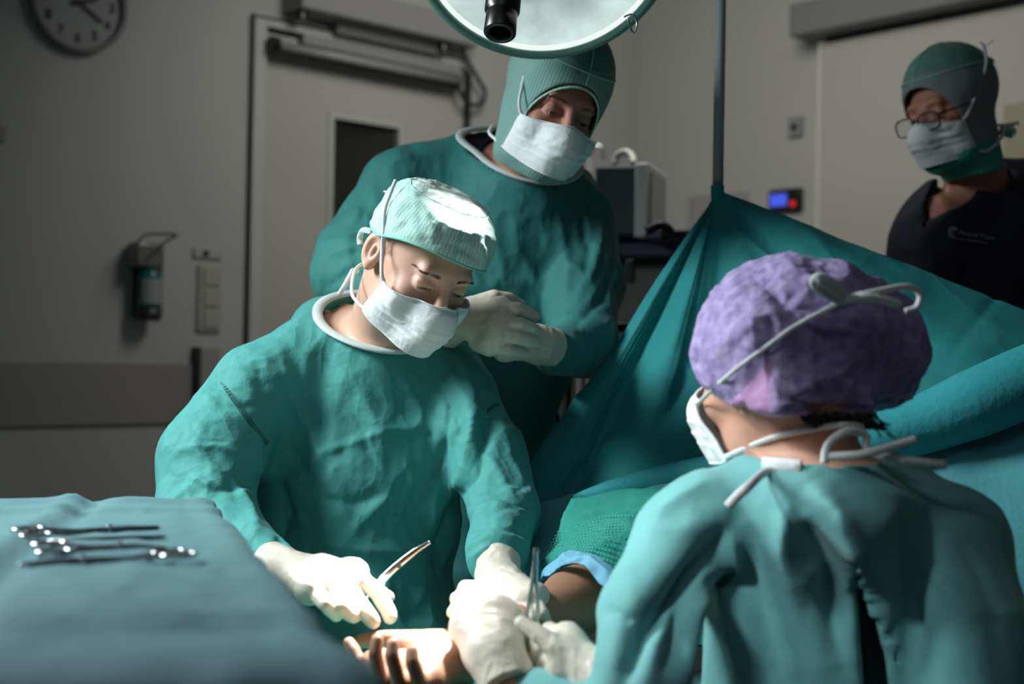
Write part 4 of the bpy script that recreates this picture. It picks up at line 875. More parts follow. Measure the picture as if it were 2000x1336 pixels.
    vn = U(.01, cap(L(0, -.03, -.05), pt(1905, 365, 2.98), .065, R_(70, 3)), *[cap(pt(1862, 366, d), pt(1805, 436, d), R_(40, 2.85), R_(5, 2.85)) for d in (2.78, 2.82, 2.86, 2.89, 2.92)])
    full = lambda P: smin(np.where(P[..., 2] > 1.3, np.maximum(bs(P), tor(P)+.02), bs(P)), hn(P), .02)
    V, Q = surface(full, (.6, 2.5, 0), (1.6, 3.3, 2.0), .024, ((o-.14).tolist(), (o+.15).tolist(), .0026)); obj('body', V, Q, SKIN2, t)
    sf = Sub(.003, tor, vn); V, Q = surface(sf, (.6, 2.6, .6), (1.65, 3.45, 1.75), .010, None); V = relax(V, Q, 2); N = vnormals(V, Q); V = V+N*(.005*(crumple(V, 7, 77, 3)-.8))[:, None]
    s_ = obj('scrub_shirt', V, Q, NAVY, t)
    LG = mat('logo_print', (.20, .20, .24), .7); LR = mat('logo_red', (.25, .03, .04), .7)
    q0 = hit(sf, 1861, 452, 2, 4, .009); q1 = hit(sf, 1925, 462, 2, 4, .009); ax = (q1-q0)/np.linalg.norm(q1-q0); nn = -ray(1890, 455); nn -= ax*nn.dot(ax); nn /= np.linalg.norm(nn); ay = np.cross(nn, ax)
    m_ = MB(); a = np.linspace(.6, 5.2, 26); out = [q0+ax*(.0098*math.cos(k))+ay*(.0105*math.sin(k)) for k in a]; inn = [q0+ax*(.0055*math.cos(k)+.0022)+ay*(.0058*math.sin(k)-.0015) for k in a]
    m_.add(out+inn, [(i, i+1, i+27, i+26) for i in range(25)]); em = m_.build('emblem', LG, s_); solid(em, .0006, 0)
    m_ = MB(); m_.lathe([(0, 0), (.003, 0), (.003, .0008), (0, .0008)], q0+ax*.001-ay*.001, nn, 12); m_.build('emblem_dot', LR, em)
    text_obj('shirt_text', 'Medical Praxis', .0135, q0+ax*.013-ay*.0005, ax, ay, nn, LG, s_, .0003, 'LEFT'); text_obj('shirt_text', 'Centrum Anästhesie', .0105, q0-ax*.010-ay*.0125, ax, ay, nn, LG, s_, .0003, 'LEFT')
    tb = MB()
    P = [hit(sf, x, y, 2, 4, .001) for x, y in ((1822, 392), (1812, 415), (1803, 440), (1830, 412), (1862, 385), (1900, 352))]; tb.tube(smooth_line(P, 6), .004, 8, flat=.4, up=CF); tb.build('neck_hem', NAVY, s_, smooth=True)

# ------------------------------------------------------------- the scrub nurse with her back to us
def snurse():
    o = np.array((.3217, 1.6181, 1.1961)); H = frame(o, (-.68, .72, -.104), (-.152, -.061, .986)); R3 = np.array(H.to_3x3()); L = lambda *q: R3@np.array(q)+o
    t = thing('person', 'nurse from behind in green gown and purple bouffant cap, holding tweezers', 'person', (.4, 1.55, 0))
    hf = Loc(H, HEAD); CWp = pt(1560, 1000, 1.56)
    LA = pt(1330, 1040, 1.56); LEl = pt(1240, 1240, 1.50); LWr = pt(1003, 1360, 1.53); RWr = pt(1165, 1318, 1.50); RA = pt(1850, 1060, 1.58); REl = pt(1500, 1500, 1.62)
    hn = U(.03, hf, cap(L(0, -.04, -.05), pt(1600, 940, 1.60), .050, .052)); core = U(.03, cap(pt(1400, 1030, 1.58), pt(1800, 1030, 1.60), .05), squash(cap(pt(1590, 1060, 1.60), pt(1600, 1400, 1.60), .11, .11), pt(1600, 1100, 1.6), CF, .75), cap(LA, LEl, .042, .036), cap(LEl, pt(1120, 1345, 1.5), .036, .028),
           cap(RA, pt(1900, 1420, 1.5), .042, .036), sph(LWr, .025), cap(pt(1120, 1345, 1.5), LWr, .026, .024), sph(RWr, .022), cap(pt(1300, 1400, 1.48), RWr, .03, .022), cap(pt(1600, 1400, 1.52), pt(1300, 1400, 1.48), .035, .03),
           cap(pt(1540, 1480, 1.62), (.22, 1.95, .60), .08, .06), cap(pt(1680, 1480, 1.62), (.42, 1.98, .60), .08, .06), cap((.22, 1.95, .60), (.22, 1.9, .08), .055, .04), cap((.42, 1.98, .60), (.42, 1.9, .08), .055, .04), cap((.22, 1.9, .05), (.2, 2.03, .04), .042, .033), cap((.42, 1.9, .05), (.4, 2.03, .04), .042, .033))
    bs = hn
    eyes(t, H, (.05, .04, .03))
    # hair at the nape
    hh = MB(); rg = np.random.RandomState(3)
    for i in range(150):
        a = rg.uniform(0, 1); p = pt(1560+150*a, 812+10*rg.uniform(-1, 1), 1.53+.02*a); q = pt(1575+150*a+rg.uniform(-6, 20), 828+rg.uniform(-4, 8)+6*a, 1.535+.02*a); hh.tube(smooth_line([p, (p+q)/2+(0, 0, -.002), q], 3), .0011, 4)
    for i in range(12):
        p = pt(1680, 820, 1.55); hh.tube(smooth_line([p, pt(1700+rg.uniform(-5, 10), 815+rg.uniform(0, 15), 1.55), pt(1700+rg.uniform(0, 60), 850+rg.uniform(-20, 20), 1.55)], 4), .0005, 3)
    hh.build('hair', HAIR, t, smooth=True)
    # bouffant cap: front volume, bun volume
    def q_(px, py, d): return pt(px, py, d)
    big = ell(q_(1560, 640, 1.625), (R_(190, 1.62), .115, R_(146, 1.62)), None); bun = ell(q_(1690, 680, 1.66), (R_(130, 1.62), .095, R_(126, 1.62))); fr = ell(q_(1470, 680, 1.60), (R_(108, 1.6), .088, R_(120, 1.6)))
    low = cap(q_(1400, 700, 1.60), q_(1530, 770, 1.53), .026, .030); low2 = cap(q_(1530, 772, 1.54), q_(1660, 780, 1.57), .028, .03)
    cs = U(.035, big, bun, fr, low, low2); edge_cut = lambda P: ((P-q_(1480, 806, 1.5))@(-CU*1.0-CX*.18+CF*.0))/1.02
    c_ = lambda P: smax(cs(P), edge_cut(P), .006)
    V, Q = surface(c_, *bounds([q_(1350, 480, 1.5), q_(1830, 860, 1.5), q_(1830, 860, 1.78), q_(1350, 480, 1.78)], .02), .0034); V = relax(V, Q, 1); N = vnormals(V, Q)
    V = V+N*(.006*(crumple(V, 14, 41, 2)-.8)+.0013*(crumple(V, 60, 44, 2)-.7))[:, None]
    V = folds(V, Q, [([(1490, 560), (1560, 600), (1640, 610), (1690, 590)], 16, -.010), ([(1500, 560), (1570, 640), (1620, 660)], 12, -.006), ([(1560, 630), (1600, 660), (1640, 650)], 12, -.004), ([(1600, 640), (1680, 650), (1750, 640)], 9, .006), ([(1520, 770), (1600, 800), (1700, 800)], 10, -.010), ([(1500, 610), (1510, 660), (1500, 700)], 10, -.006), ([(1440, 640), (1490, 690), (1500, 760)], 14, .006)])
    c = obj('bouffant_cap', V, Q, PURPLE, t); c.data.materials.append(PINK); ce = V[Q].mean(1); uv, _ = proj(ce)
    for i, p in enumerate(c.data.polygons):
        x, y = uv[i]
        if x < 1507 and y > 712+(1500-x)*1.0 and y < 830 and x > 1420: p.material_index = 1
    # mask and ties
    m, MV = face_mask(t, H, 4, wide=44, puff=.006, dw=14)
    sf = U(.02, cs, bs)
    P = [L(*MV[0, 0])]+[hit(sf, x, y, 1, 3, .0025) for x, y in ((1410, 745), (1450, 712), (1500, 676), (1550, 640), (1600, 612), (1650, 584))]; ribbon('tie_string', P, .0058, TIE, m, CF)
    P = [L(*MV[-3, 0])]+[hit(bs, x, y, 1, 3, .003) for x, y in ((1500, 858), (1550, 845), (1600, 836))]+[pt(1650, 830, 1.53), pt(1690, 835, 1.55)]; ribbon('tie_string', P, .007, TIE, m, CF)
    ribbon('tie_bow', [pt(1650, 584, 1.50), pt(1628, 578, 1.485), pt(1596, 556, 1.475), pt(1600, 546, 1.47), pt(1625, 556, 1.475), pt(1650, 582, 1.49)], .015, TIE, m, CF, .002)
    ribbon('tie_bow', [pt(1652, 583, 1.49), pt(1700, 572, 1.49), pt(1770, 560, 1.50), pt(1796, 575, 1.505), pt(1790, 600, 1.505), pt(1768, 608, 1.505)], .007, TIE, m, CF+CX*.5, .002)
    ribbon('tie_end', [pt(1650, 584, 1.49), pt(1700, 582, 1.485), pt(1762, 596, 1.49)], .010, TIE, m, CF, .002)
    # gown: back, sleeves, open flaps
    yk = U(.04, cap(pt(1380, 1010, 1.58), pt(1500, 975, 1.60), R_(88, 1.55), R_(80, 1.55)), cap(pt(1500, 985, 1.60), pt(1720, 975, 1.62), R_(88, 1.55), R_(84, 1.55)), cap(pt(1720, 975, 1.62), pt(1860, 1050, 1.60), R_(80, 1.55), R_(110, 1.55)))
    sl = U(.03, cap(pt(1330, 1050, 1.57), pt(1270, 1200, 1.51), R_(92, 1.55), R_(90, 1.5)), cap(pt(1265, 1200, 1.51), pt(1250, 1300, 1.47), R_(94, 1.5), R_(84, 1.48)), cap(pt(1255, 1300, 1.47), pt(1250, 1450, 1.44), R_(84, 1.48), R_(80, 1.48)))
    rs = U(.03, cap(pt(1870, 1080, 1.60), pt(1900, 1250, 1.54), R_(110, 1.55), R_(112, 1.52)), cap(pt(1900, 1250, 1.54), pt(1890, 1480, 1.5), R_(112, 1.5), R_(115, 1.5)))
    tor = U(.05, squash(cap(pt(1600, 1080, 1.62), pt(1600, 1600, 1.60), R_(220, 1.6), R_(240, 1.6)), pt(1600, 1100, 1.62), CF, .72), cap(pt(1600, 1500, 1.6), (.32, 1.95, .62), .13, .12), cap((.32, 1.9, .6), (.32, 1.9, .4), .15, .16))
    forL = cap(pt(1200, 1400, 1.46), pt(1010, 1348, 1.54), R_(60, 1.5), R_(46, 1.53))
    slit = chain([pt(1672, 1045, 1.40), pt(1690, 1160, 1.38), pt(1712, 1300, 1.36), pt(1730, 1500, 1.34)], (R_(3, 1.4), R_(18, 1.4), R_(22, 1.4), R_(26, 1.4)))
    slit = squash(slit, pt(1690, 1160, 1.46), CF, 4.5) if False else U(.002, *[chain([pt(1668, 1040, d), pt(1688, 1150, d), pt(1706, 1250, d), pt(1722, 1500, d)], (R_(3, 1.5), R_(24, 1.5), R_(32, 1.5), R_(32, 1.5))) for d in np.arange(1.38, 1.62, .02)])
    CA, CB, CC = pt(1478, 888, 1.58), pt(1595, 906, 1.505), pt(1725, 884, 1.59); graw = yoke(U(.025, yk, sl, rs, tor, forL), CA, CB, CC, .072, .04, .06); cut, plug, CL, cn = collar(graw, CA, CB, CC, (CA+CC)/2, .058); gf = Sub(.004, Sub(.003, graw, cut), slit); GF['nurse'] = gf; hn2 = U(.03, hn, plug)
    ex = U(.02, sph(LWr, .025), sph(RWr, .022), cap(RWr, pt(1240, 1370, 1.47), .022, .024), cap(LWr, pt(1015, 1400, 1.50), .025, .025))
    full = lambda P: smin(smin(np.maximum(core(P), np.where(P[..., 2] < .5, -1, np.maximum(graw(P)+.05, -slit(P)+.06))), ex(P), .02), hn2(P), .02)
    V, Q = surface(full, (-.1, 1.3, 0), (.78, 2.12, 1.38), .022, ((o-.15).tolist(), (o+.14).tolist(), .0024)); obj('body', V, Q, SKIN3, t)
    F = [([(1420, 1000), (1425, 1120), (1450, 1250), (1470, 1400)], 26, .030, 1.6), ([(1436, 1008), (1385, 1090), (1315, 1165), (1250, 1232), (1215, 1340)], 24, -.034, 1.5), ([(1400, 1120), (1350, 1190), (1300, 1330)], 26, -.024), ([(1500, 920), (1540, 1000), (1530, 1080), (1560, 1200)], 22, .012), ([(1470, 1010), (1490, 1160), (1530, 1330)], 26, -.010),
         ([(1580, 940), (1640, 1020), (1690, 1120), (1720, 1300)], 26, .026), ([(1560, 1010), (1620, 1120), (1650, 1300)], 34, -.028), ([(1400, 1130), (1380, 1180), (1440, 1250)], 14, .012), ([(1390, 1060), (1375, 1160), (1340, 1340)], 16, .014), ([(1480, 1040), (1500, 1150), (1560, 1336)], 18, .012), ([(1180, 1190), (1220, 1205), (1260, 1200)], 6, -.008), ([(1700, 950), (1820, 990), (1900, 1060)], 16, .008), ([(1760, 1000), (1780, 1150), (1800, 1336)], 18, -.014), ([(1800, 1100), (1900, 1190), (1990, 1200)], 14, .008), ([(1850, 1010), (1930, 1150), (1960, 1300)], 18, -.008),
         ([(1240, 1020), (1300, 990), (1380, 940)], 14, .008), ([(1250, 1030), (1330, 1040), (1420, 1000)], 30, .006)]
    g = gown_mesh('gown', gf, np.array((-.02, 1.28, .30)), np.array((.80, 2.12, 1.14)), .0068, GOWN3, t, F, (.004, 5, 3), 21, 3, (.0012, 18), still=CL); subd(g, 1)
    # second, darker shirt seen through the slit
    ribbon('gown_tie', [hit(gf, 1560, 912, 1, 3, .003), hit(gf, 1500, 920, 1, 3, .006), pt(1465, 948, 1.46), pt(1440, 970, 1.455), pt(1422, 990, 1.455)], .011, TIE, g, CF, .003)
    ribbon('gown_tie', [hit(gf, x, y, 1, 3, .003) for x, y in ((1490, 905), (1530, 908), (1565, 912))], .016, TIE, g, CF, .003)
    ribbon('gown_tie', [hit(gf, 1610, 905, 1, 3, .003), pt(1618, 868, 1.51), pt(1655, 842, 1.51), pt(1690, 850, 1.52), pt(1695, 880, 1.52), pt(1745, 895, 1.51), pt(1848, 908, 1.50)], .010, TIE, g, CF, .003)
    ribbon('gown_tie', [pt(1612, 892, 1.51), pt(1680, 888, 1.50), pt(1740, 872, 1.50), pt(1790, 858, 1.50)], .010, TIE, g, CF, .003)
    # hands: left one moving in front of the patient's wrist, right one with the tweezers
    W = pt(985, 1312, 1.545); mc = PX((985, 1205, 1.60), (955, 1190, 1.60), (930, 1200, 1.60), (912, 1225, 1.59))
    fg = [PX((955, 1160, 1.64), (925, 1150, 1.66), (908, 1148, 1.67)), PX((925, 1165, 1.65), (902, 1165, 1.665), (892, 1170, 1.675)), PX((908, 1185, 1.645), (893, 1190, 1.66), (886, 1196, 1.67)), PX((898, 1212, 1.63), (890, 1222, 1.645), (888, 1230, 1.65))]
    th = PX((995, 1280, 1.56), (1005, 1250, 1.585), (1008, 1220, 1.60), (1000, 1200, 1.61)); fore = pt(1015, 1400, 1.50)
    h1 = cut_plane(U(.02, hand_sdf(W, mc, fg, th, .018, .034, (.0118, .0108, .010, .009), fore), cap(pt(955, 1270, 1.56), pt(950, 1215, 1.59), .030, .024)), pt(1000, 1345, 1.53), fore-W)
    glove(t, h1, [W, *mc, *sum(fg, []), *th, fore], .0024, 5)
    W = pt(1160, 1316, 1.50); mc = PX((1108, 1245, 1.545), (1112, 1262, 1.53), (1108, 1282, 1.52), (1100, 1302, 1.515))
    fg = [PX((1072, 1230, 1.56), (1056, 1244, 1.565), (1046, 1256, 1.565)), PX((1066, 1258, 1.555), (1050, 1272, 1.56), (1042, 1284, 1.565)), PX((1070, 1290, 1.55), (1058, 1306, 1.555), (1052, 1316, 1.56)), PX((1074, 1312, 1.54), (1064, 1328, 1.55), (1058, 1338, 1.555))]
    th = PX((1128, 1290, 1.505), (1085, 1262, 1.51), (1052, 1240, 1.52), (1020, 1216, 1.53)); fore = pt(1240, 1370, 1.47)
    h2 = cut_plane(hand_sdf(W, mc, fg, th, .0145, .028, (.0105, .0095, .009, .008), fore), pt(1215, 1352, 1.48), fore-W)
    glove(t, h2, [W, *mc, *sum(fg, []), *th, fore], .0021, 6, extra=[([(1030, 1222), (1040, 1232), (1036, 1242)], 2, -.001), ([(1045, 1232), (1052, 1240), (1050, 1250)], 2, -.001), ([(1150, 1290), (1158, 1310), (1150, 1335)], 3, .0022), ([(1162, 1292), (1170, 1315), (1162, 1336)], 3, -.002)])

# ------------------------------------------------------------- the patient
def spat():
    t = thing('person', 'patient under the drapes with bare forearm and palm-up hand on the arm table', 'person', (.35, 2.35, .9))
    W = pt(895, 1288, 1.63); EL = pt(1125, 1175, 1.86); SH = pt(1330, 1040, 2.12)
    mc = PX((752, 1330, 1.56), (790, 1345, 1.545), (825, 1350, 1.535), (850, 1340, 1.53))
    mc = PX((735, 1300, 1.60), (762, 1322, 1.57), (800, 1332, 1.555), (838, 1330, 1.55))
    fg = [PX((700, 1290, 1.62), (690, 1270, 1.625), (682, 1256, 1.63)), PX((742, 1322, 1.535), (733, 1275, 1.53), (737, 1250, 1.535)), PX((778, 1330, 1.52), (765, 1280, 1.515), (767, 1258, 1.52)), PX((818, 1330, 1.515), (805, 1292, 1.51), (804, 1272, 1.515))]
    th = PX((860, 1262, 1.66), (815, 1250, 1.68), (750, 1248, 1.685), (705, 1252, 1.685))
    palm = U(.02, *[cap(W, m, .021, .0155) for m in mc], cap(mc[0], mc[3], .0155), cap(pt(870, 1268, 1.66), pt(790, 1262, 1.655), .022, .018))
    hd = lambda P: smin(smin(palm(P), np.minimum.reduce([chain([mc[i]]+list(fg[i]), (.0105, .0092, .0084, .0074))(P) for i in range(4)]), .006), chain(th, (.018, .013, .011, .009))(P), .012)
    arm = U(.03, cap(W, pt(1000, 1245, 1.72), .027, .034), cap(pt(1000, 1245, 1.72), EL, .034, .042), cap(EL, SH, .042, .055), cap(SH, pt(1560, 1000, 2.3), .07, .09), squash(cap(pt(1560, 1000, 2.3), pt(2250, 980, 2.3), .12, .12), pt(1560, 1000, 2.3), CU, .8))
    f = lambda P: smin(hd(P), arm(P), .02)
    V, Q = surface(f, (-.25, 1.44, .72), (1.25, 2.55, 1.2), .011, ((-.25, 1.46, .76), (.0, 1.74, .90), .0021)); V = relax(V, Q, 1); obj('body', V, Q, SKINP, t)
# ================================================================= drapes, tables, instruments, lamp
def sheet(name, rows, mat_, parent=None, nu=10, nv=10, dz=None, th=.002, cr=None, fold=None, label=None):
    S = net(rows, nu, nv); a, b = S.shape[:2]; V = S.reshape(-1, 3)
    if dz is not None: V = dz(V, np.linspace(0, 1, a)[:, None]*np.ones((a, b)), np.ones((a, b))*np.linspace(0, 1, b)[None])
    Q = grid_faces(a, b); N = vnormals(V, Q)
    if np.mean(((V-CO)*N).sum(1)) > 0: Q = Q[:, ::-1]; N = -N
    if cr: V = V+N*(cr[0]*(crumple(V, cr[1], cr[2], 3)-.8))[:, None]
    if fold: V = folds(V, Q, fold)
    o = obj(name, V, Q, mat_, parent, label=label); solid(o, th, -1); return o
def drapes():
    # pole and hanging screen sheet
    top = pt(1415, -260, 2.56); bot = pt(1402, 372, 2.56)
    t = thing('drape_pole', 'thin chrome pole holding up the peak of the green drape', 'pole', (top[0], top[1], 3.0))
    m = MB(); m.tube([(bot[0], bot[1], 3.0), (bot[0], bot[1], bot[2]-.05)], .0105, 20); m.build('rod', mat('satin_steel', (.40, .41, .40), .4, 0), t, smooth=True)
    m = MB(); m.lathe([(0, 0), (.05, 0), (.05, .02), (.02, .05), (0, .05)], (bot[0], bot[1], 3.0), (0, 0, -1), 28); m.build('ceiling_flange', STEELD, t, smooth=True)
    A = np.array(bot)+(0, -.012, .0); nu = 150; nv = 90
    B = smooth_line(np.array([pt(*q) for q in ((1034, 905, 2.32), (1060, 1000, 2.25), (1190, 965, 2.2), (1420, 918, 2.14), (1700, 868, 2.08), (2000, 780, 2.04), (2280, 714, 2.16))]), 40)
    s = np.linspace(0, len(B)-1, nu).astype(int); B = B[s]; u = np.linspace(0, 1, nu); v = np.linspace(0, 1, nv)[:, None]
    V = A[None, None]+(B[None]-A)*v[..., None]
    px_, _ = proj(V.reshape(-1, 3))
    ang = np.broadcast_to(u, (nv, nu)); vv = np.broadcast_to(v, (nv, nu)); env = vv*(1-vv*.55)
    def gs(c, w): return np.exp(-((ang-c)/w)**2)
    dep = env*(.05*gs(.10, .07)-.07*gs(.26, .05)+.055*gs(.36, .05)-.03*gs(.5, .06)+.03*gs(.62, .05)-.02*gs(.74, .04)+.02*gs(.9, .06))
    sag = .028*np.sin(np.pi*vv)*(gs(0, .05)+gs(1, .08)*.3)*0
    V = V-CF*dep[..., None]
    # a small neck of cloth tied round the rod
    nr = 1-np.clip(vv/.06, 0, 1); V[..., 0] += 0
    V = V.reshape(-1, 3); Q = grid_faces(nv, nu); N = vnormals(V, Q)
    if ((V-CO)*N).sum() > 0: Q = Q[:, ::-1]; N = -N
    V = V+N*(.004*(crumple(V, 5, 61, 2)-.8)*np.clip(vv.ravel()*4, 0, 1))[:, None]
    V = folds(V, Q, [([(1430, 440), (1520, 520), (1640, 620)], 9, .006), ([(1412, 400), (1400, 560), (1330, 760), (1250, 900)], 26, -.012), ([(1395, 780), (1330, 690), (1300, 780), (1200, 860)], 16, .004), ([(1020, 950), (1130, 900), (1200, 870), (1380, 830)], 10, .008), ([(1820, 730), (1900, 745), (1960, 700)], 4, -.004), ([(1850, 700), (1960, 560), (2040, 420)], 5, -.005), ([(1150, 860), (1160, 900), (1140, 930)], 8, .008), ([(1600, 470), (1660, 560), (1800, 700)], 8, .003)])
    o = obj('surgical_drape', V, Q, DRAPE, None); solid(o, .0015, -1); tag(o, 'large green drape hanging like a tent from the chrome pole', 'drape')
    WM[o] = Matrix.Identity(4)
    m = MB(); m.tube(smooth_line([pt(1401, 362, 2.545), pt(1402, 380, 2.545), pt(1404, 400, 2.54), pt(1406, 430, 2.535)], 5), [.013]*5+[.0135]*5+[.017]*5+[.014], 14); m.build('gathered_tip', DRAPE, o, smooth=True)
    c = smooth_line([pt(*q) for q in ((1120, 972, 2.17), (1190, 958, 2.15), (1300, 932, 2.11), (1420, 912, 2.06), (1560, 880, 2.0), (1700, 860, 1.96), (1800, 830, 1.95), (1900, 790, 1.94), (2000, 748, 1.94), (2150, 690, 1.95), (2300, 650, 1.96))], 8)
    rr = np.interp(np.linspace(0, 1, len(c)), [0, .1, .3, .5, .7, 1], [.004, .016, .024, .036, .050, .056]); m = MB(); m.tube(c, rr, 36); m.build('rolled_edge', cloth('rolled_drape_cloth', (.03, .34, .38), bump=.3), o, smooth=True, label='thick darker teal roll along the foot of the drape')
    # cover over the patient's body
    rows = [PX((1040, 985, 2.24), (1130, 965, 2.2), (1300, 925, 2.13), (1500, 900, 2.06), (1800, 850, 2.0), (2200, 700, 2.0)),
            PX((1025, 1040, 2.18), (1110, 1010, 2.12), (1250, 975, 2.05), (1480, 960, 2.0), (1800, 930, 1.93), (2200, 840, 1.88)),
            PX((1010, 1130, 2.1), (1075, 1075, 2.05), (1230, 1030, 1.97), (1450, 1030, 1.92), (1800, 1050, 1.88), (2200, 1040, 1.82)),
            PX((1000, 1230, 2.05), (1055, 1110, 2.0), (1215, 1085, 1.92), (1450, 1120, 1.87), (1800, 1200, 1.84), (2200, 1240, 1.78)),
            PX((1000, 1340, 2.02), (1040, 1180, 1.98), (1250, 1200, 1.90), (1450, 1300, 1.85), (1800, 1400, 1.82), (2200, 1440, 1.76))]
    o2 = sheet('patient_drape', rows, cloth('patient_drape_cloth', (.10, .42, .46), bump=.2), None, 14, 14, cr=(.006, 7, 71), fold=[([(1100, 940), (1130, 990), (1090, 1040)], 10, .008), ([(1180, 960), (1200, 1000), (1170, 1030)], 8, -.008)]); tag(o2, 'light teal drape over the patient below the rolled edge', 'drape')
    rows = [PX((1118, 978, 2.1), (1200, 952, 2.04), (1290, 950, 2.0), (1400, 960, 1.96)), PX((1085, 1040, 2.03), (1170, 1010, 1.98), (1260, 1010, 1.93), (1400, 1030, 1.9)),
            PX((1062, 1085, 1.97), (1130, 1058, 1.91), (1210, 1050, 1.88), (1350, 1090, 1.86)), PX((1055, 1120, 1.93), (1110, 1080, 1.87), (1190, 1110, 1.82), (1300, 1150, 1.82))]
    o3 = sheet('arm_drape', rows, DRAPE_G, None, 12, 12, cr=(.005, 12, 73)); tag(o3, 'dark green perforated sheet lying over the upper arm', 'drape')
    m = MB(); S = net(rows, 26, 14)
    for i in range(14, S.shape[0]-1, 2):
        for j in range(2, S.shape[1]-6, 2):
            p = S[i, j]; v = ray(*proj(p[None])[0][0]); a = S[i, j+1]-p; a /= np.linalg.norm(a); m.box(p-v*.004, a, np.cross(a, v), v, (.0011, .0011, .0004))
    p_ = m.build('perforation_dots', mat('dot_teal', (.07, .42, .36), .7), o3); p_['kind'] = 'stuff'
    rows = [PX((1050, 1135, 1.91), (1085, 1085, 1.86), (1140, 1078, 1.83), (1195, 1105, 1.79), (1235, 1130, 1.78)), PX((1058, 1128, 1.885), (1095, 1090, 1.84), (1140, 1090, 1.81), (1190, 1118, 1.775), (1230, 1145, 1.77)), PX((1062, 1122, 1.875), (1100, 1103, 1.83), (1140, 1103, 1.80), (1172, 1142, 1.775), (1210, 1150, 1.77))]
    o4 = sheet('arm_wrap', rows, DRAPE_B, None, 12, 10, cr=(.004, 24, 75), fold=[([(1110, 1098), (1150, 1088), (1190, 1120)], 4, .004)]); tag(o4, 'pale blue cloth edge wrapped round the bare upper arm', 'cloth')
    # hand table and its cover
    tz = pt(900, 1336, 1.6)[2]-.0; zt = .775
    t = thing('hand_table', 'small arm table under green cloth carrying the operated hand', 'table', (0.02, 1.78, 0))
    m = MB(); m.box((-.10, 1.78, zt-.02), (1, 0, 0), (0, 1, 0), (0, 0, 1), (.17, .13, .010)); m.build('tabletop', GREYP, t, bev=.005)
    m = MB(); m.tube([(.02, 1.84, zt-.03), (.02, 1.84, .02)], .02, 16); m.build('leg', STEELD, t, smooth=True); m = MB(); m.box((.02, 1.84, .015), (1, 0, 0), (0, 1, 0), (0, 0, 1), (.09, .12, .015)); m.build('base', STEELD, t, bev=.005)
    rows = []
    for y in (1.56, 1.60, 1.70, 1.80, 1.92, 1.97):
        rows.append([(x, y, zt+.004+.012*math.sin(7*x+9*y)-(.06 if y in (1.56, 1.97) else 0)-(.06 if x in (-.32, .24) else 0)) for x in (-.32, -.30, -.17, -.06, .05, .20, .24)])
    o5 = sheet('hand_table_cloth', rows, DRAPE_G, None, 10, 10, cr=(.008, 9, 79)); tag(o5, 'crumpled green cloth spread under the operated hand', 'cloth')
    # operating table under the patient
    t = thing('operating_table', 'padded operating table hidden under the patient drapes', 'operating table', (.75, 2.35, 0))
    m = MB(); m.box((.85, 2.36, .80), (1, .02, 0), (-.02, 1, 0), (0, 0, 1), (.62, .24, .05)); m.build('mattress', DARKP, t, bev=.02); m = MB(); m.box((.85, 2.36, .38), (1, 0, 0), (0, 1, 0), (0, 0, 1), (.18, .15, .38)); m.build('column', STEELD, t, bev=.02)
def stool(name, x, y, z, label):
    t = thing('stool', label, 'stool', (x, y, 0)); m = MB(); m.lathe([(0, 0), (.17, 0), (.18, .02), (.18, .05), (.15, .07), (0, .07)], (x, y, z-.07), (0, 0, 1), 36); m.build('seat', DARKP, t, smooth=True)
    m = MB(); m.tube([(x, y, z-.07), (x, y, .08)], .025, 16); m.build('column', STEELD, t, smooth=True)
    for k in range(5):
        a = 2*math.pi*k/5; m = MB(); m.tube([(x, y, .09), (x+.24*math.cos(a), y+.24*math.sin(a), .06)], .014, 10); l = m.build('leg', STEELD, t, smooth=True)
        m = MB(); m.lathe([(0, -.012), (.03, -.012), (.03, .012), (0, .012)], (x+.25*math.cos(a), y+.25*math.sin(a), .03), (math.sin(a), -math.cos(a), 0), 18); m.build('castor', BLACK, l)
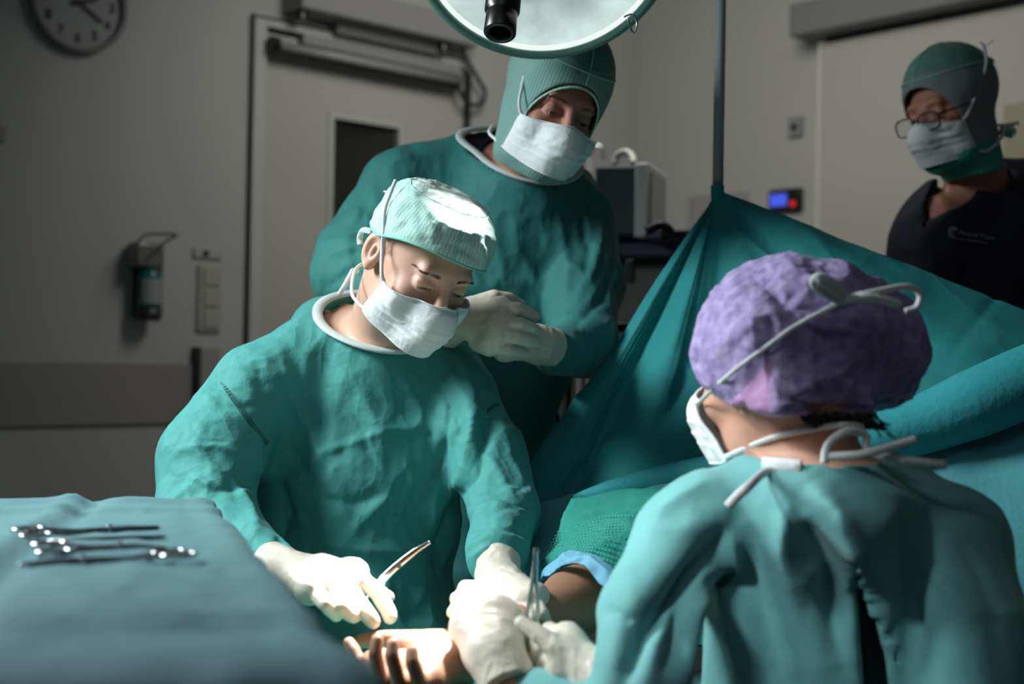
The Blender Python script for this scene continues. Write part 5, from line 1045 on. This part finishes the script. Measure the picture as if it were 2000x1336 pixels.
def instrument_table():
    z = 1.0; a = np.array((-.398, 1.81)); ex = np.array((-.980, -.199)); ey = np.array((.316, -.970)); ex /= np.linalg.norm(ex); ey /= np.linalg.norm(ey)   # back right corner, left, front
    P = lambda u, v, h=0.: np.array((*(a+ex*u+ey*v), z+h))
    t = thing('instrument_table', 'draped instrument table in the lower left foreground', 'table', tuple(P(.45, .4, -1.0)))
    X, Y = np.array((*ex, 0)), np.array((*ey, 0)); 
    m = MB(); m.box(P(.42, .47, -.022), X, Y, ZV, (.40, .44, .012)); m.build('tray', STEELD, t, bev=.005)
    for u, v in ((.08, .08), (.76, .08), (.08, .86), (.76, .86)): m = MB(); m.tube([P(u, v, -.03), P(u, v, -1.0)], .014, 12); m.build('leg', STEELD, t, smooth=True)
    # cloth: top with rounded shoulders, then the fall on every side
    us = [-.085, -.075, -.05, -.022, -.004, .012, .05, .1, .16, .24, .32, .40, .5, .6, .7, .8, .85, .87, .9]
    vs = [-.06, -.045, -.02, .0, .03, .08, .14, .2, .26, .33, .42, .52, .62, .75, .90, 1.06, 1.09, 1.12]
    def hgt(e, w=.03):            # drop beyond an edge distance e (>0 outside)
        return -max(0, e)*1.0
    rows = []
    for v in vs:
        r = []
        for u in us:
            du = max(0, -u, u-.85); dv = max(0, -v, v-1.06); h = 0
            if du > 0: h -= du*5.2
            if dv > 0: h -= dv*5.5
            uu = min(max(u, -du*.0-.004-du*.10), .86) if du else u; vv = (-.004-dv*.1 if v < 0 else min(v, 1.07)) if dv else v
            r.append(P(uu if u >= 0 else -.004+u*.12, vv if v >= 0 else -.004+v*.12, h+.0*u))
        rows.append(r)
    S = net(rows, 7, 7); V = S.reshape(-1, 3); n, mm = S.shape[:2]
    rel = V[:, :2]-a; uu = rel@ex; vv = rel@ey; top = np.clip((V[:, 2]-z+.03)/.03, 0, 1)
    def g1(x, c, w): return np.exp(-np.abs((x-c)/w)**1.4)
    hh = 1.9*(.0035*g1(uu-.02*np.sin(vv*3), .185, .018)-.004*g1(uu-.02*np.sin(vv*3), .158, .015)+.004*g1(vv+.06*uu, .80, .014)-.004*g1(vv+.06*uu, .83, .018)+.004*g1(vv+.10*uu, .085, .012)-.003*g1(vv+.1*uu, .105, .012)-.0)+.0025*vnoise(V, 5, 3)+.001*vnoise(V, 14, 4)+.0015
    Vt = V.copy(); Vt[:, 2] += hh*top; Q = grid_faces(n, mm); N = vnormals(Vt, Q)
    if N[np.argmax(top*1)][2] < 0: Q = Q[:, ::-1]; N = -N
    Vt = Vt+N*(.0016*(crumple(V, 16, 83, 2)-.8))[:, None]
    Vt = Vt+N*((.008*vnoise(V*np.array([1, 1, .15]), 14, 9))*(1-top))[:, None]
    o = obj('instrument_drape', Vt, Q, DRAPE_T, None); solid(o, .0015, -1); tag(o, 'light teal cloth with fold creases covering the instrument table', 'drape')
    return P, X, Y
def on_plane(px, py, z):
    r = ray(px, py); return CO+r*((z-CO[2])/r[2])
def ring_pts(c, a, b, ra, rb, n=28, egg=0): return [c+a*ra*math.cos(q)+b*rb*math.sin(q)*(1+egg*math.cos(q)) for q in np.linspace(0, 2*np.pi, n, endpoint=False)]
def scissor(name, label, cat, px_ring, px_tip, z, L=None, curved=0., ringr=(.0165, .0115), spread=.013, group=None, blunt=.0022, open_=.0, flip=1):
    """finger-ring instrument lying flat: px_ring = middle of the rings, px_tip = tip"""
    a = on_plane(*px_ring, z+.005); b = on_plane(*px_tip, z+.004); d = b-a; L_ = np.linalg.norm(d); d /= L_; s = np.cross(ZV, d); s /= np.linalg.norm(s)
    t = thing(name, label, cat, tuple(a-ZV*.005), group)
    for k in (-1, 1):
        m = MB(); rc_ = a+s*k*spread+ZV*.0016*k+ZV*.002; m.tube(ring_pts(rc_, d, s, ringr[0], ringr[1], egg=.0), .0024, 8, closed=True); m.build('finger_ring', STEEL, t, smooth=True)
        m = MB(); j = a+d*L_*.60
        P = smooth_line([rc_+d*ringr[0]*.95-s*k*.003, a+d*L_*.32+s*k*.0055+ZV*.0010*k, j-s*k*.0006+ZV*.001*k, a+d*L_*.82-s*k*(.0018+open_)+s*curved*.3+ZV*.0008*k, b-s*k*(.0010+open_*2)+s*curved], 6)
        r = np.interp(np.linspace(0, 1, len(P)), [0, .3, .55, .62, .8, 1], [.0030, .0028, .0040, .0042, .0034, blunt]); m.tube(P, r, 10, flat=.7, up=ZV); m.build('shank', STEELD, t, smooth=True)
    m = MB(); j = a+d*L_*.60; m.lathe([(0, -.003), (.0036, -.003), (.0036, .005), (.003, .006), (0, .006)], j, (0, 0, 1), 18); m.build('pivot_screw', STEEL, t, smooth=False)
    m = MB(); q = a+d*ringr[0]*1.5; m.box(q, s, d, ZV, (.006, .003, .0018)); m.build('ratchet', STEEL, t, bev=.0008)
    return t
def instruments():
    z = 1.0-.0015
    scissor('needle_holder', 'needle holder farthest back on the instrument drape, rings at left', 'needle holder', (62, 1043), (308, 1030), z, spread=.014, blunt=.0034)
    a = on_plane(92, 1055, z+.004); b = on_plane(328, 1048, z+.004); d = (b-a)/np.linalg.norm(b-a); s = np.cross(ZV, d)
    t = thing('scalpel_handle', 'slim flat scalpel handle lying second from the back', 'scalpel', tuple(a-ZV*.004)); m = MB(); L = np.linalg.norm(b-a)
    P = [a+d*L*k for k in (0, .18, .2, .5, .95, 1)]; m.tube(P, [.0016, .0024, .0042, .0046, .0042, .001], 10, flat=.45, up=ZV); m.build('handle', STEELD, t, smooth=True)
    m = MB(); m.tube([a-d*.0, a+d*L*.17], .0026, 6, flat=.25, up=ZV); m.build('blade_slot', STEEL, t, smooth=True)
    scissor('curved_clamp', 'slender curved clamp, third from the back, rings at left', 'clamp', (100, 1074), (318, 1066), z, curved=-.014, spread=.017, open_=.0015, blunt=.0013)
    scissor('scissors', 'surgical scissors nearest the front, rings at right', 'scissors', (338, 1085), (36, 1103), z, spread=.022, blunt=.0018)
def small_tools():
    # the curved scissors in the surgeon's right hand
    t = thing('surgical_scissors', "white-lit curved scissors held in the seated surgeon's right hand", 'scissors', tuple(pt(740, 1140, 1.76)))
    for k, nm in ((-1, 'blade'), (1, 'blade')):
        m = MB(); o_ = CX*.0012*k; P = smooth_line([pt(735, 1146, 1.775)+o_*2, pt(765, 1115, 1.775)+o_, pt(792, 1092, 1.775)+o_, pt(815, 1074, 1.775)+o_, pt(840, 1059, 1.775)], 8)
        r = np.interp(np.linspace(0, 1, len(P)), [0, .4, .5, 1], [.0052, .0048, .0046, .0022]); m.tube(P, r, 10, flat=.5, up=CF); m.build(nm, STEEL, t, smooth=True)
    m = MB(); m.lathe([(0, -.004), (.0035, -.004), (.0035, .004), (0, .004)], pt(779, 1104, 1.773), -CF, 16); m.build('pivot_screw', STEEL, t)
    for k in (-1, 1):
        m = MB(); c = pt(690, 1196 if k > 0 else 1180, 1.70); m.tube(smooth_line([pt(735, 1146, 1.775)+CX*.0024*k, pt(715, 1170, 1.755), c+CX*.010], 5), .0026, 8); h = m.build('shank', STEEL, t, smooth=True)
        m = MB(); m.tube(ring_pts(c, CX, CF*.8+CU*.4, .016, .013), .0024, 8, closed=True); m.build('finger_ring', STEEL, h, smooth=True)
    # tweezers
    t = thing('tweezers', "long steel tweezers upright in the nurse's gloved right hand", 'tweezers', tuple(pt(1045, 1290, 1.57)))
    tp = pt(1046, 1076, 1.575)
    for k, q in ((-1, ((1044, 1090), (1040, 1130), (1033, 1175), (1028, 1220), (1023, 1290))), (1, ((1048, 1090), (1047, 1130), (1050, 1175), (1050, 1220), (1047, 1290)))):
        m = MB(); P = smooth_line([tp]+[pt(*e, 1.575) for e in q], 6); r = np.interp(np.linspace(0, 1, len(P)), [0, .2, .45, .7, 1], [.003, .0034, .0044, .004, .0012]); m.tube(P, r, 8, flat=.6, up=CX); m.build('arm', STEEL, t, smooth=True)
    m = MB(); m.box(pt(1047, 1077, 1.575), CX, CU, CF, (.0032, .004, .0022)); m.build('joined_end', STEEL, t, bev=.0008)
def lamp():
    t = thing('operating_lamp', 'round operating lamp with green rim and black handle at the top edge', 'lamp', tuple(LAMP_C))
    c = np.array(LAMP_C); tgt = np.array(POOL); ax = CU*-.63-CF*.775; ax = ax/np.linalg.norm(ax)      # faces down and towards the table
    R = R_(262, 2.12)
    rm = mat('lamp_rim_green', (.13, .28, .23), .4); m = MB(); m.lathe([(R-.016, .0), (R-.006, .008), (R+.002, .006), (R+.008, -.006), (R+.006, -.02), (R-.01, -.03), (R-.016, -.01)], c, ax, 96, True); m.build('rim', rm, t, smooth=True)
    m = MB(); m.lathe([(R-.020, .001), (R-.014, .006), (R-.014, -.004), (R-.020, -.004)], c, ax, 96, True); m.build('inner_ring', emit('ring_light', (.9, 1, .97), .95), t, smooth=True)
    gm = emit('lamp_glass', (.78, 1, .95), .5); nt = gm.node_tree; b = nt.nodes['Principled BSDF']; tc = nd(gm, 'ShaderNodeTexCoord'); v = nd(gm, 'ShaderNodeTexVoronoi'); v.inputs['Scale'].default_value = 55; lk(gm, tc.outputs['Object'], v.inputs['Vector'])
    n = nd(gm, 'ShaderNodeTexNoise'); n.inputs['Scale'].default_value = 9; n.inputs['Detail'].default_value = 5; lk(gm, tc.outputs['Object'], n.inputs['Vector'])
    a = nd(gm, 'ShaderNodeMath', operation='MULTIPLY'); lk(gm, v.outputs[0], a.inputs[0]); lk(gm, n.outputs[0], a.inputs[1]); r = nd(gm, 'ShaderNodeMapRange'); r.inputs[1].default_value = .02; r.inputs[2].default_value = .4; r.inputs[3].default_value = .35; r.inputs[4].default_value = 1.0; r.inputs[1].default_value = .3; r.inputs[2].default_value = .75; lk(gm, n.outputs[0], r.inputs[0]); lk(gm, r.outputs[0], b.inputs['Emission Strength'])
    m = MB(); m.lathe([(0, -.012), (R*.5, -.008), (R-.018, -.001), (R-.018, -.006), (0, -.02)], c, ax, 96); m.build('light_glass', gm, t, smooth=True)
    m = MB(); m.lathe([(R-.01, -.028), (R-.05, -.07), (R*.5, -.11), (0, -.12), (0, -.11), (R*.5, -.10), (R-.055, -.065), (R-.016, -.028)], c, ax, 96); m.build('housing', rm, t, smooth=True)
    # handle with hollow black end
    e = pt(976, 66, 1.97); s0 = c+ax*.0; d = CU*-.97-CX*.12-CF*.12; 
    hs = pt(993, -90, 2.03); d = e-hs; L = np.linalg.norm(d); d /= L; r1, r2 = R_(31, 1.97), R_(35, 1.97)
    m = MB(); m.lathe([(0, -.02), (r2*.9, -.02), (r2, .0), (r2, L-.042), (r1*.98, L-.038), (r1, L-.034), (r1*1.03, L-.002), (r1*.98, L), (r1*.72, L), (r1*.62, L-.006), (r1*.6, L-.03), (0, L-.03)], hs, d, 48); m.build('handle', BLACK, t, smooth=True)
    m = MB(); m.tube([c-ax*.01, hs], .018, 20); m.build('handle_stem', GREYP, t, smooth=True)
    # suspension arm to the ceiling
    m = MB(); m.tube([c-ax*.11, c-ax*.2+ZV*.1, (c[0]+.1, c[1]+.3, 2.75), (c[0]+.1, c[1]+.3, 3.0)], .025, 16); m.build('arm', GREYP, t, smooth=True)
    # wire hook on the rim
    m = MB(); m.tube(smooth_line([pt(1218, 33, 2.1), pt(1236, 28, 2.1), pt(1244, 45, 2.1), pt(1240, 62, 2.1), pt(1234, 60, 2.1), pt(1226, 36, 2.1)], 6), .0016, 8); m.build('wire_hook', STEEL, t, smooth=True)
    # bracket seen between rim and hood
def monitor():
    d = 3.5; t = thing('patient_monitor', 'bulky dark blue patient monitor with pale screen bezel on a trolley', 'monitor', tuple(pt(1220, 470, d)))
    b = mat('monitor_blue', (.02, .055, .075), .45); be = mat('monitor_bezel', (.62, .63, .61), .45)
    fx = np.array([.93, -.36, 0]); fx /= np.linalg.norm(fx); sx = np.cross(ZV, fx)              # fx: the way the screen faces
    def at(px, py, dd): return pt(px, py, dd)
    A = at(1162, 325, 3.385); B_ = at(1246, 322, 3.35); z1 = A[2]; z0 = at(1200, 468, 3.45)[2]
    m = MB(); w_ = np.linalg.norm((B_-A)[:2]); ux = (B_-A); ux[2] = 0; ux /= np.linalg.norm(ux); uy = np.cross(ZV, ux); dp = .2
    m.box((A+B_)/2*np.array((1, 1, 0))+ZV*(z0+z1)/2+uy*dp/2, ux, uy, ZV, (w_/2, dp/2, (z1-z0)/2)); m.build('case', b, t, bev=.008)
    c = B_*np.array((1, 1, 0))+ZV*(z0+z1)/2+uy*dp/2+ux*.012
    # bezel frame, screen
    sl = ux; m = MB(); fw, fh = dp/2+.012, (z1-z0)/2+.004
    m.box(c, sl, uy, ZV, (.018, fw, fh)); m.build('bezel', be, t, bev=.006)
    m = MB(); m.box(c+sl*.019, sl, uy, ZV, (.002, fw*.80, fh*.78)); m.build('screen', mat('monitor_screen', (.10, .095, .09), .15), t, bev=.002)
    m = MB(); P = [at(1200, 322, 3.5), at(1205, 305, 3.5), at(1222, 297, 3.48), at(1234, 306, 3.46), at(1237, 320, 3.44)]; m.tube(smooth_line(P, 5), .010, 10); m.build('handle', be, t, smooth=True)
    # trolley
    t = thing('equipment_trolley', 'navy topped grey trolley carrying the patient monitor', 'trolley', tuple(pt(1250, 600, 3.5)*np.array((1, 1, 0))))
    nb = mat('trolley_navy', (.025, .05, .09), .5); zt = z0-.006; zs = at(1250, 500, 3.35)[2]; C0 = pt(1235, 470, 3.5); C0[2] = 0
    m = MB(); m.box(C0+ux*.10+uy*.10+ZV*(zt+zs)/2, ux, uy, ZV, (.24, .20, (zt-zs)/2)); m.build('top_shelf', nb, t, bev=.008)
    m = MB(); m.box(C0+ux*.10+uy*.12+ZV*(zs+.15)/2, ux, uy, ZV, (.20, .15, (zs-.15)/2)); m.build('cabinet', mat('trolley_grey', (.16, .17, .15), .5), t, bev=.008)
    m = MB(); q = pt(1231, 530, 3.22); m.box(q, ux, uy, ZV, (.011, .01, .028)); m.build('connector', BLACK, t, bev=.003)
    for i, (a_, b2) in enumerate(((-.08, -.02), (.28, -.02), (-.08, .26), (.28, .26))):
        m = MB(); m.tube([C0+ux*a_+uy*b2+ZV*.16, C0+ux*a_+uy*b2+ZV*.02], .018, 12); m.build('castor', BLACK, t, smooth=True)
    m = MB(); m.tube(smooth_line([pt(1262, 452, 3.2), pt(1290, 440, 3.2), pt(1310, 455, 3.2), pt(1290, 462, 3.2)], 5), .012, 10); tag(m.build('cable_bundle', BLACK, smooth=True), 'coiled black cable lying on the navy trolley top', 'cable')
    m = MB(); q = pt(1315, 462, 3.3); m.box(q, ux, uy, ZV, (.06, .06, .012)); tag(m.build('keyboard_tray', nb, bev=.006), 'dark blue pad resting on the trolley beside the monitor', 'pad')
    # infusion column behind the standing surgeon and the bracket by his hood
    q = pt(1150, 300, 4.3); t = thing('infusion_stand', 'slim steel equipment column behind the standing surgeon', 'stand', (q[0], q[1], 0)); m = MB(); m.tube([(q[0], q[1], .03), (q[0], q[1], 1.86)], .017, 18); m.build('pole', mat('stand_steel', (.30, .30, .29), .35, .7), t, smooth=True)
    m = MB(); m.lathe([(0, 0), (.2, 0), (.2, .02), (.03, .04), (0, .04)], (q[0], q[1], 0), (0, 0, 1), 30); m.build('base', DARKP, t)
    m = MB(); m.tube(smooth_line([(q[0], q[1], 1.86), (q[0]+.02, q[1], 1.90), (q[0]+.045, q[1], 1.89), (q[0]+.045, q[1], 1.86)], 4), .006, 8); m.build('hook', STEEL, t, smooth=True)
    m = MB(); pbox(m, WD, 1140, 44, 1172, 70, 0, .03); tag(m.build('wall_bracket', mat('bracket_grey', (.36, .36, .35), .5), bev=.004), 'small pale bracket on the wall just above the green hood', 'bracket')
    # hanging tubes and cart legs below the standing surgeon's sleeve
    t = thing('tube_rack', 'rack of pale grey tubes below the standing surgeon sleeve', 'rack', tuple(pt(1070, 800, 3.05)*np.array((1, 1, 0))))
    gm = mat('rack_tube', (.26, .24, .22), .5)
    for x, r, c_ in ((1058, .009, gm), (1070, .016, mat('rack_post', (.20, .185, .17), .5)), (1090, .009, gm), (1100, .020, mat('rack_dark', (.03, .03, .035), .5)), (1118, .009, gm), (1135, .008, gm), (1150, .010, gm)):
        p = pt(x, 730, 3.05); m = MB(); m.tube([(p[0], p[1], 1.28), (p[0], p[1], .12)], r, 14); m.build('tube', c_, t, smooth=True)
    m = MB(); p = pt(1100, 1000, 3.05); m.box((p[0], p[1], .08), (1, 0, 0), (0, 1, 0), ZV, (.22, .15, .04)); m.build('base', DARKP, t, bev=.01)
    m = MB(); m.box((p[0], p[1], 1.28), (1, 0, 0), (0, 1, 0), ZV, (.20, .06, .01)); m.build('top_bar', DARKP, t, bev=.004)
    m = MB(); m.tube(smooth_line([pt(1045, 735, 2.95), pt(1050, 770, 2.95), pt(1038, 800, 2.95), pt(1050, 830, 2.95), pt(1030, 860, 2.95)], 6), .011, 10, flat=.4); tag(m.build('cable_strap', cloth('strap_green', (.02, .14, .12)), smooth=True), 'dark green strap dangling beside the tube rack', 'strap')
    m = MB(); m.tube(smooth_line([pt(1060, 750, 2.98), pt(1045, 790, 2.98), pt(1068, 820, 2.98), pt(1080, 790, 2.98), pt(1095, 850, 2.98)], 6), .007, 10); tag(m.build('black_hose', BLACK, smooth=True), 'black hose looping in front of the tube rack', 'hose')

sseat(); sstand(); sanae(); snurse(); spat()
drapes(); instrument_table(); instruments(); small_tools(); lamp(); monitor()
stool('stool', -.22, 2.32, .70, 'round black stool under the seated surgeon'); stool('stool', .42, 1.62, .56, "round black stool under the nurse")
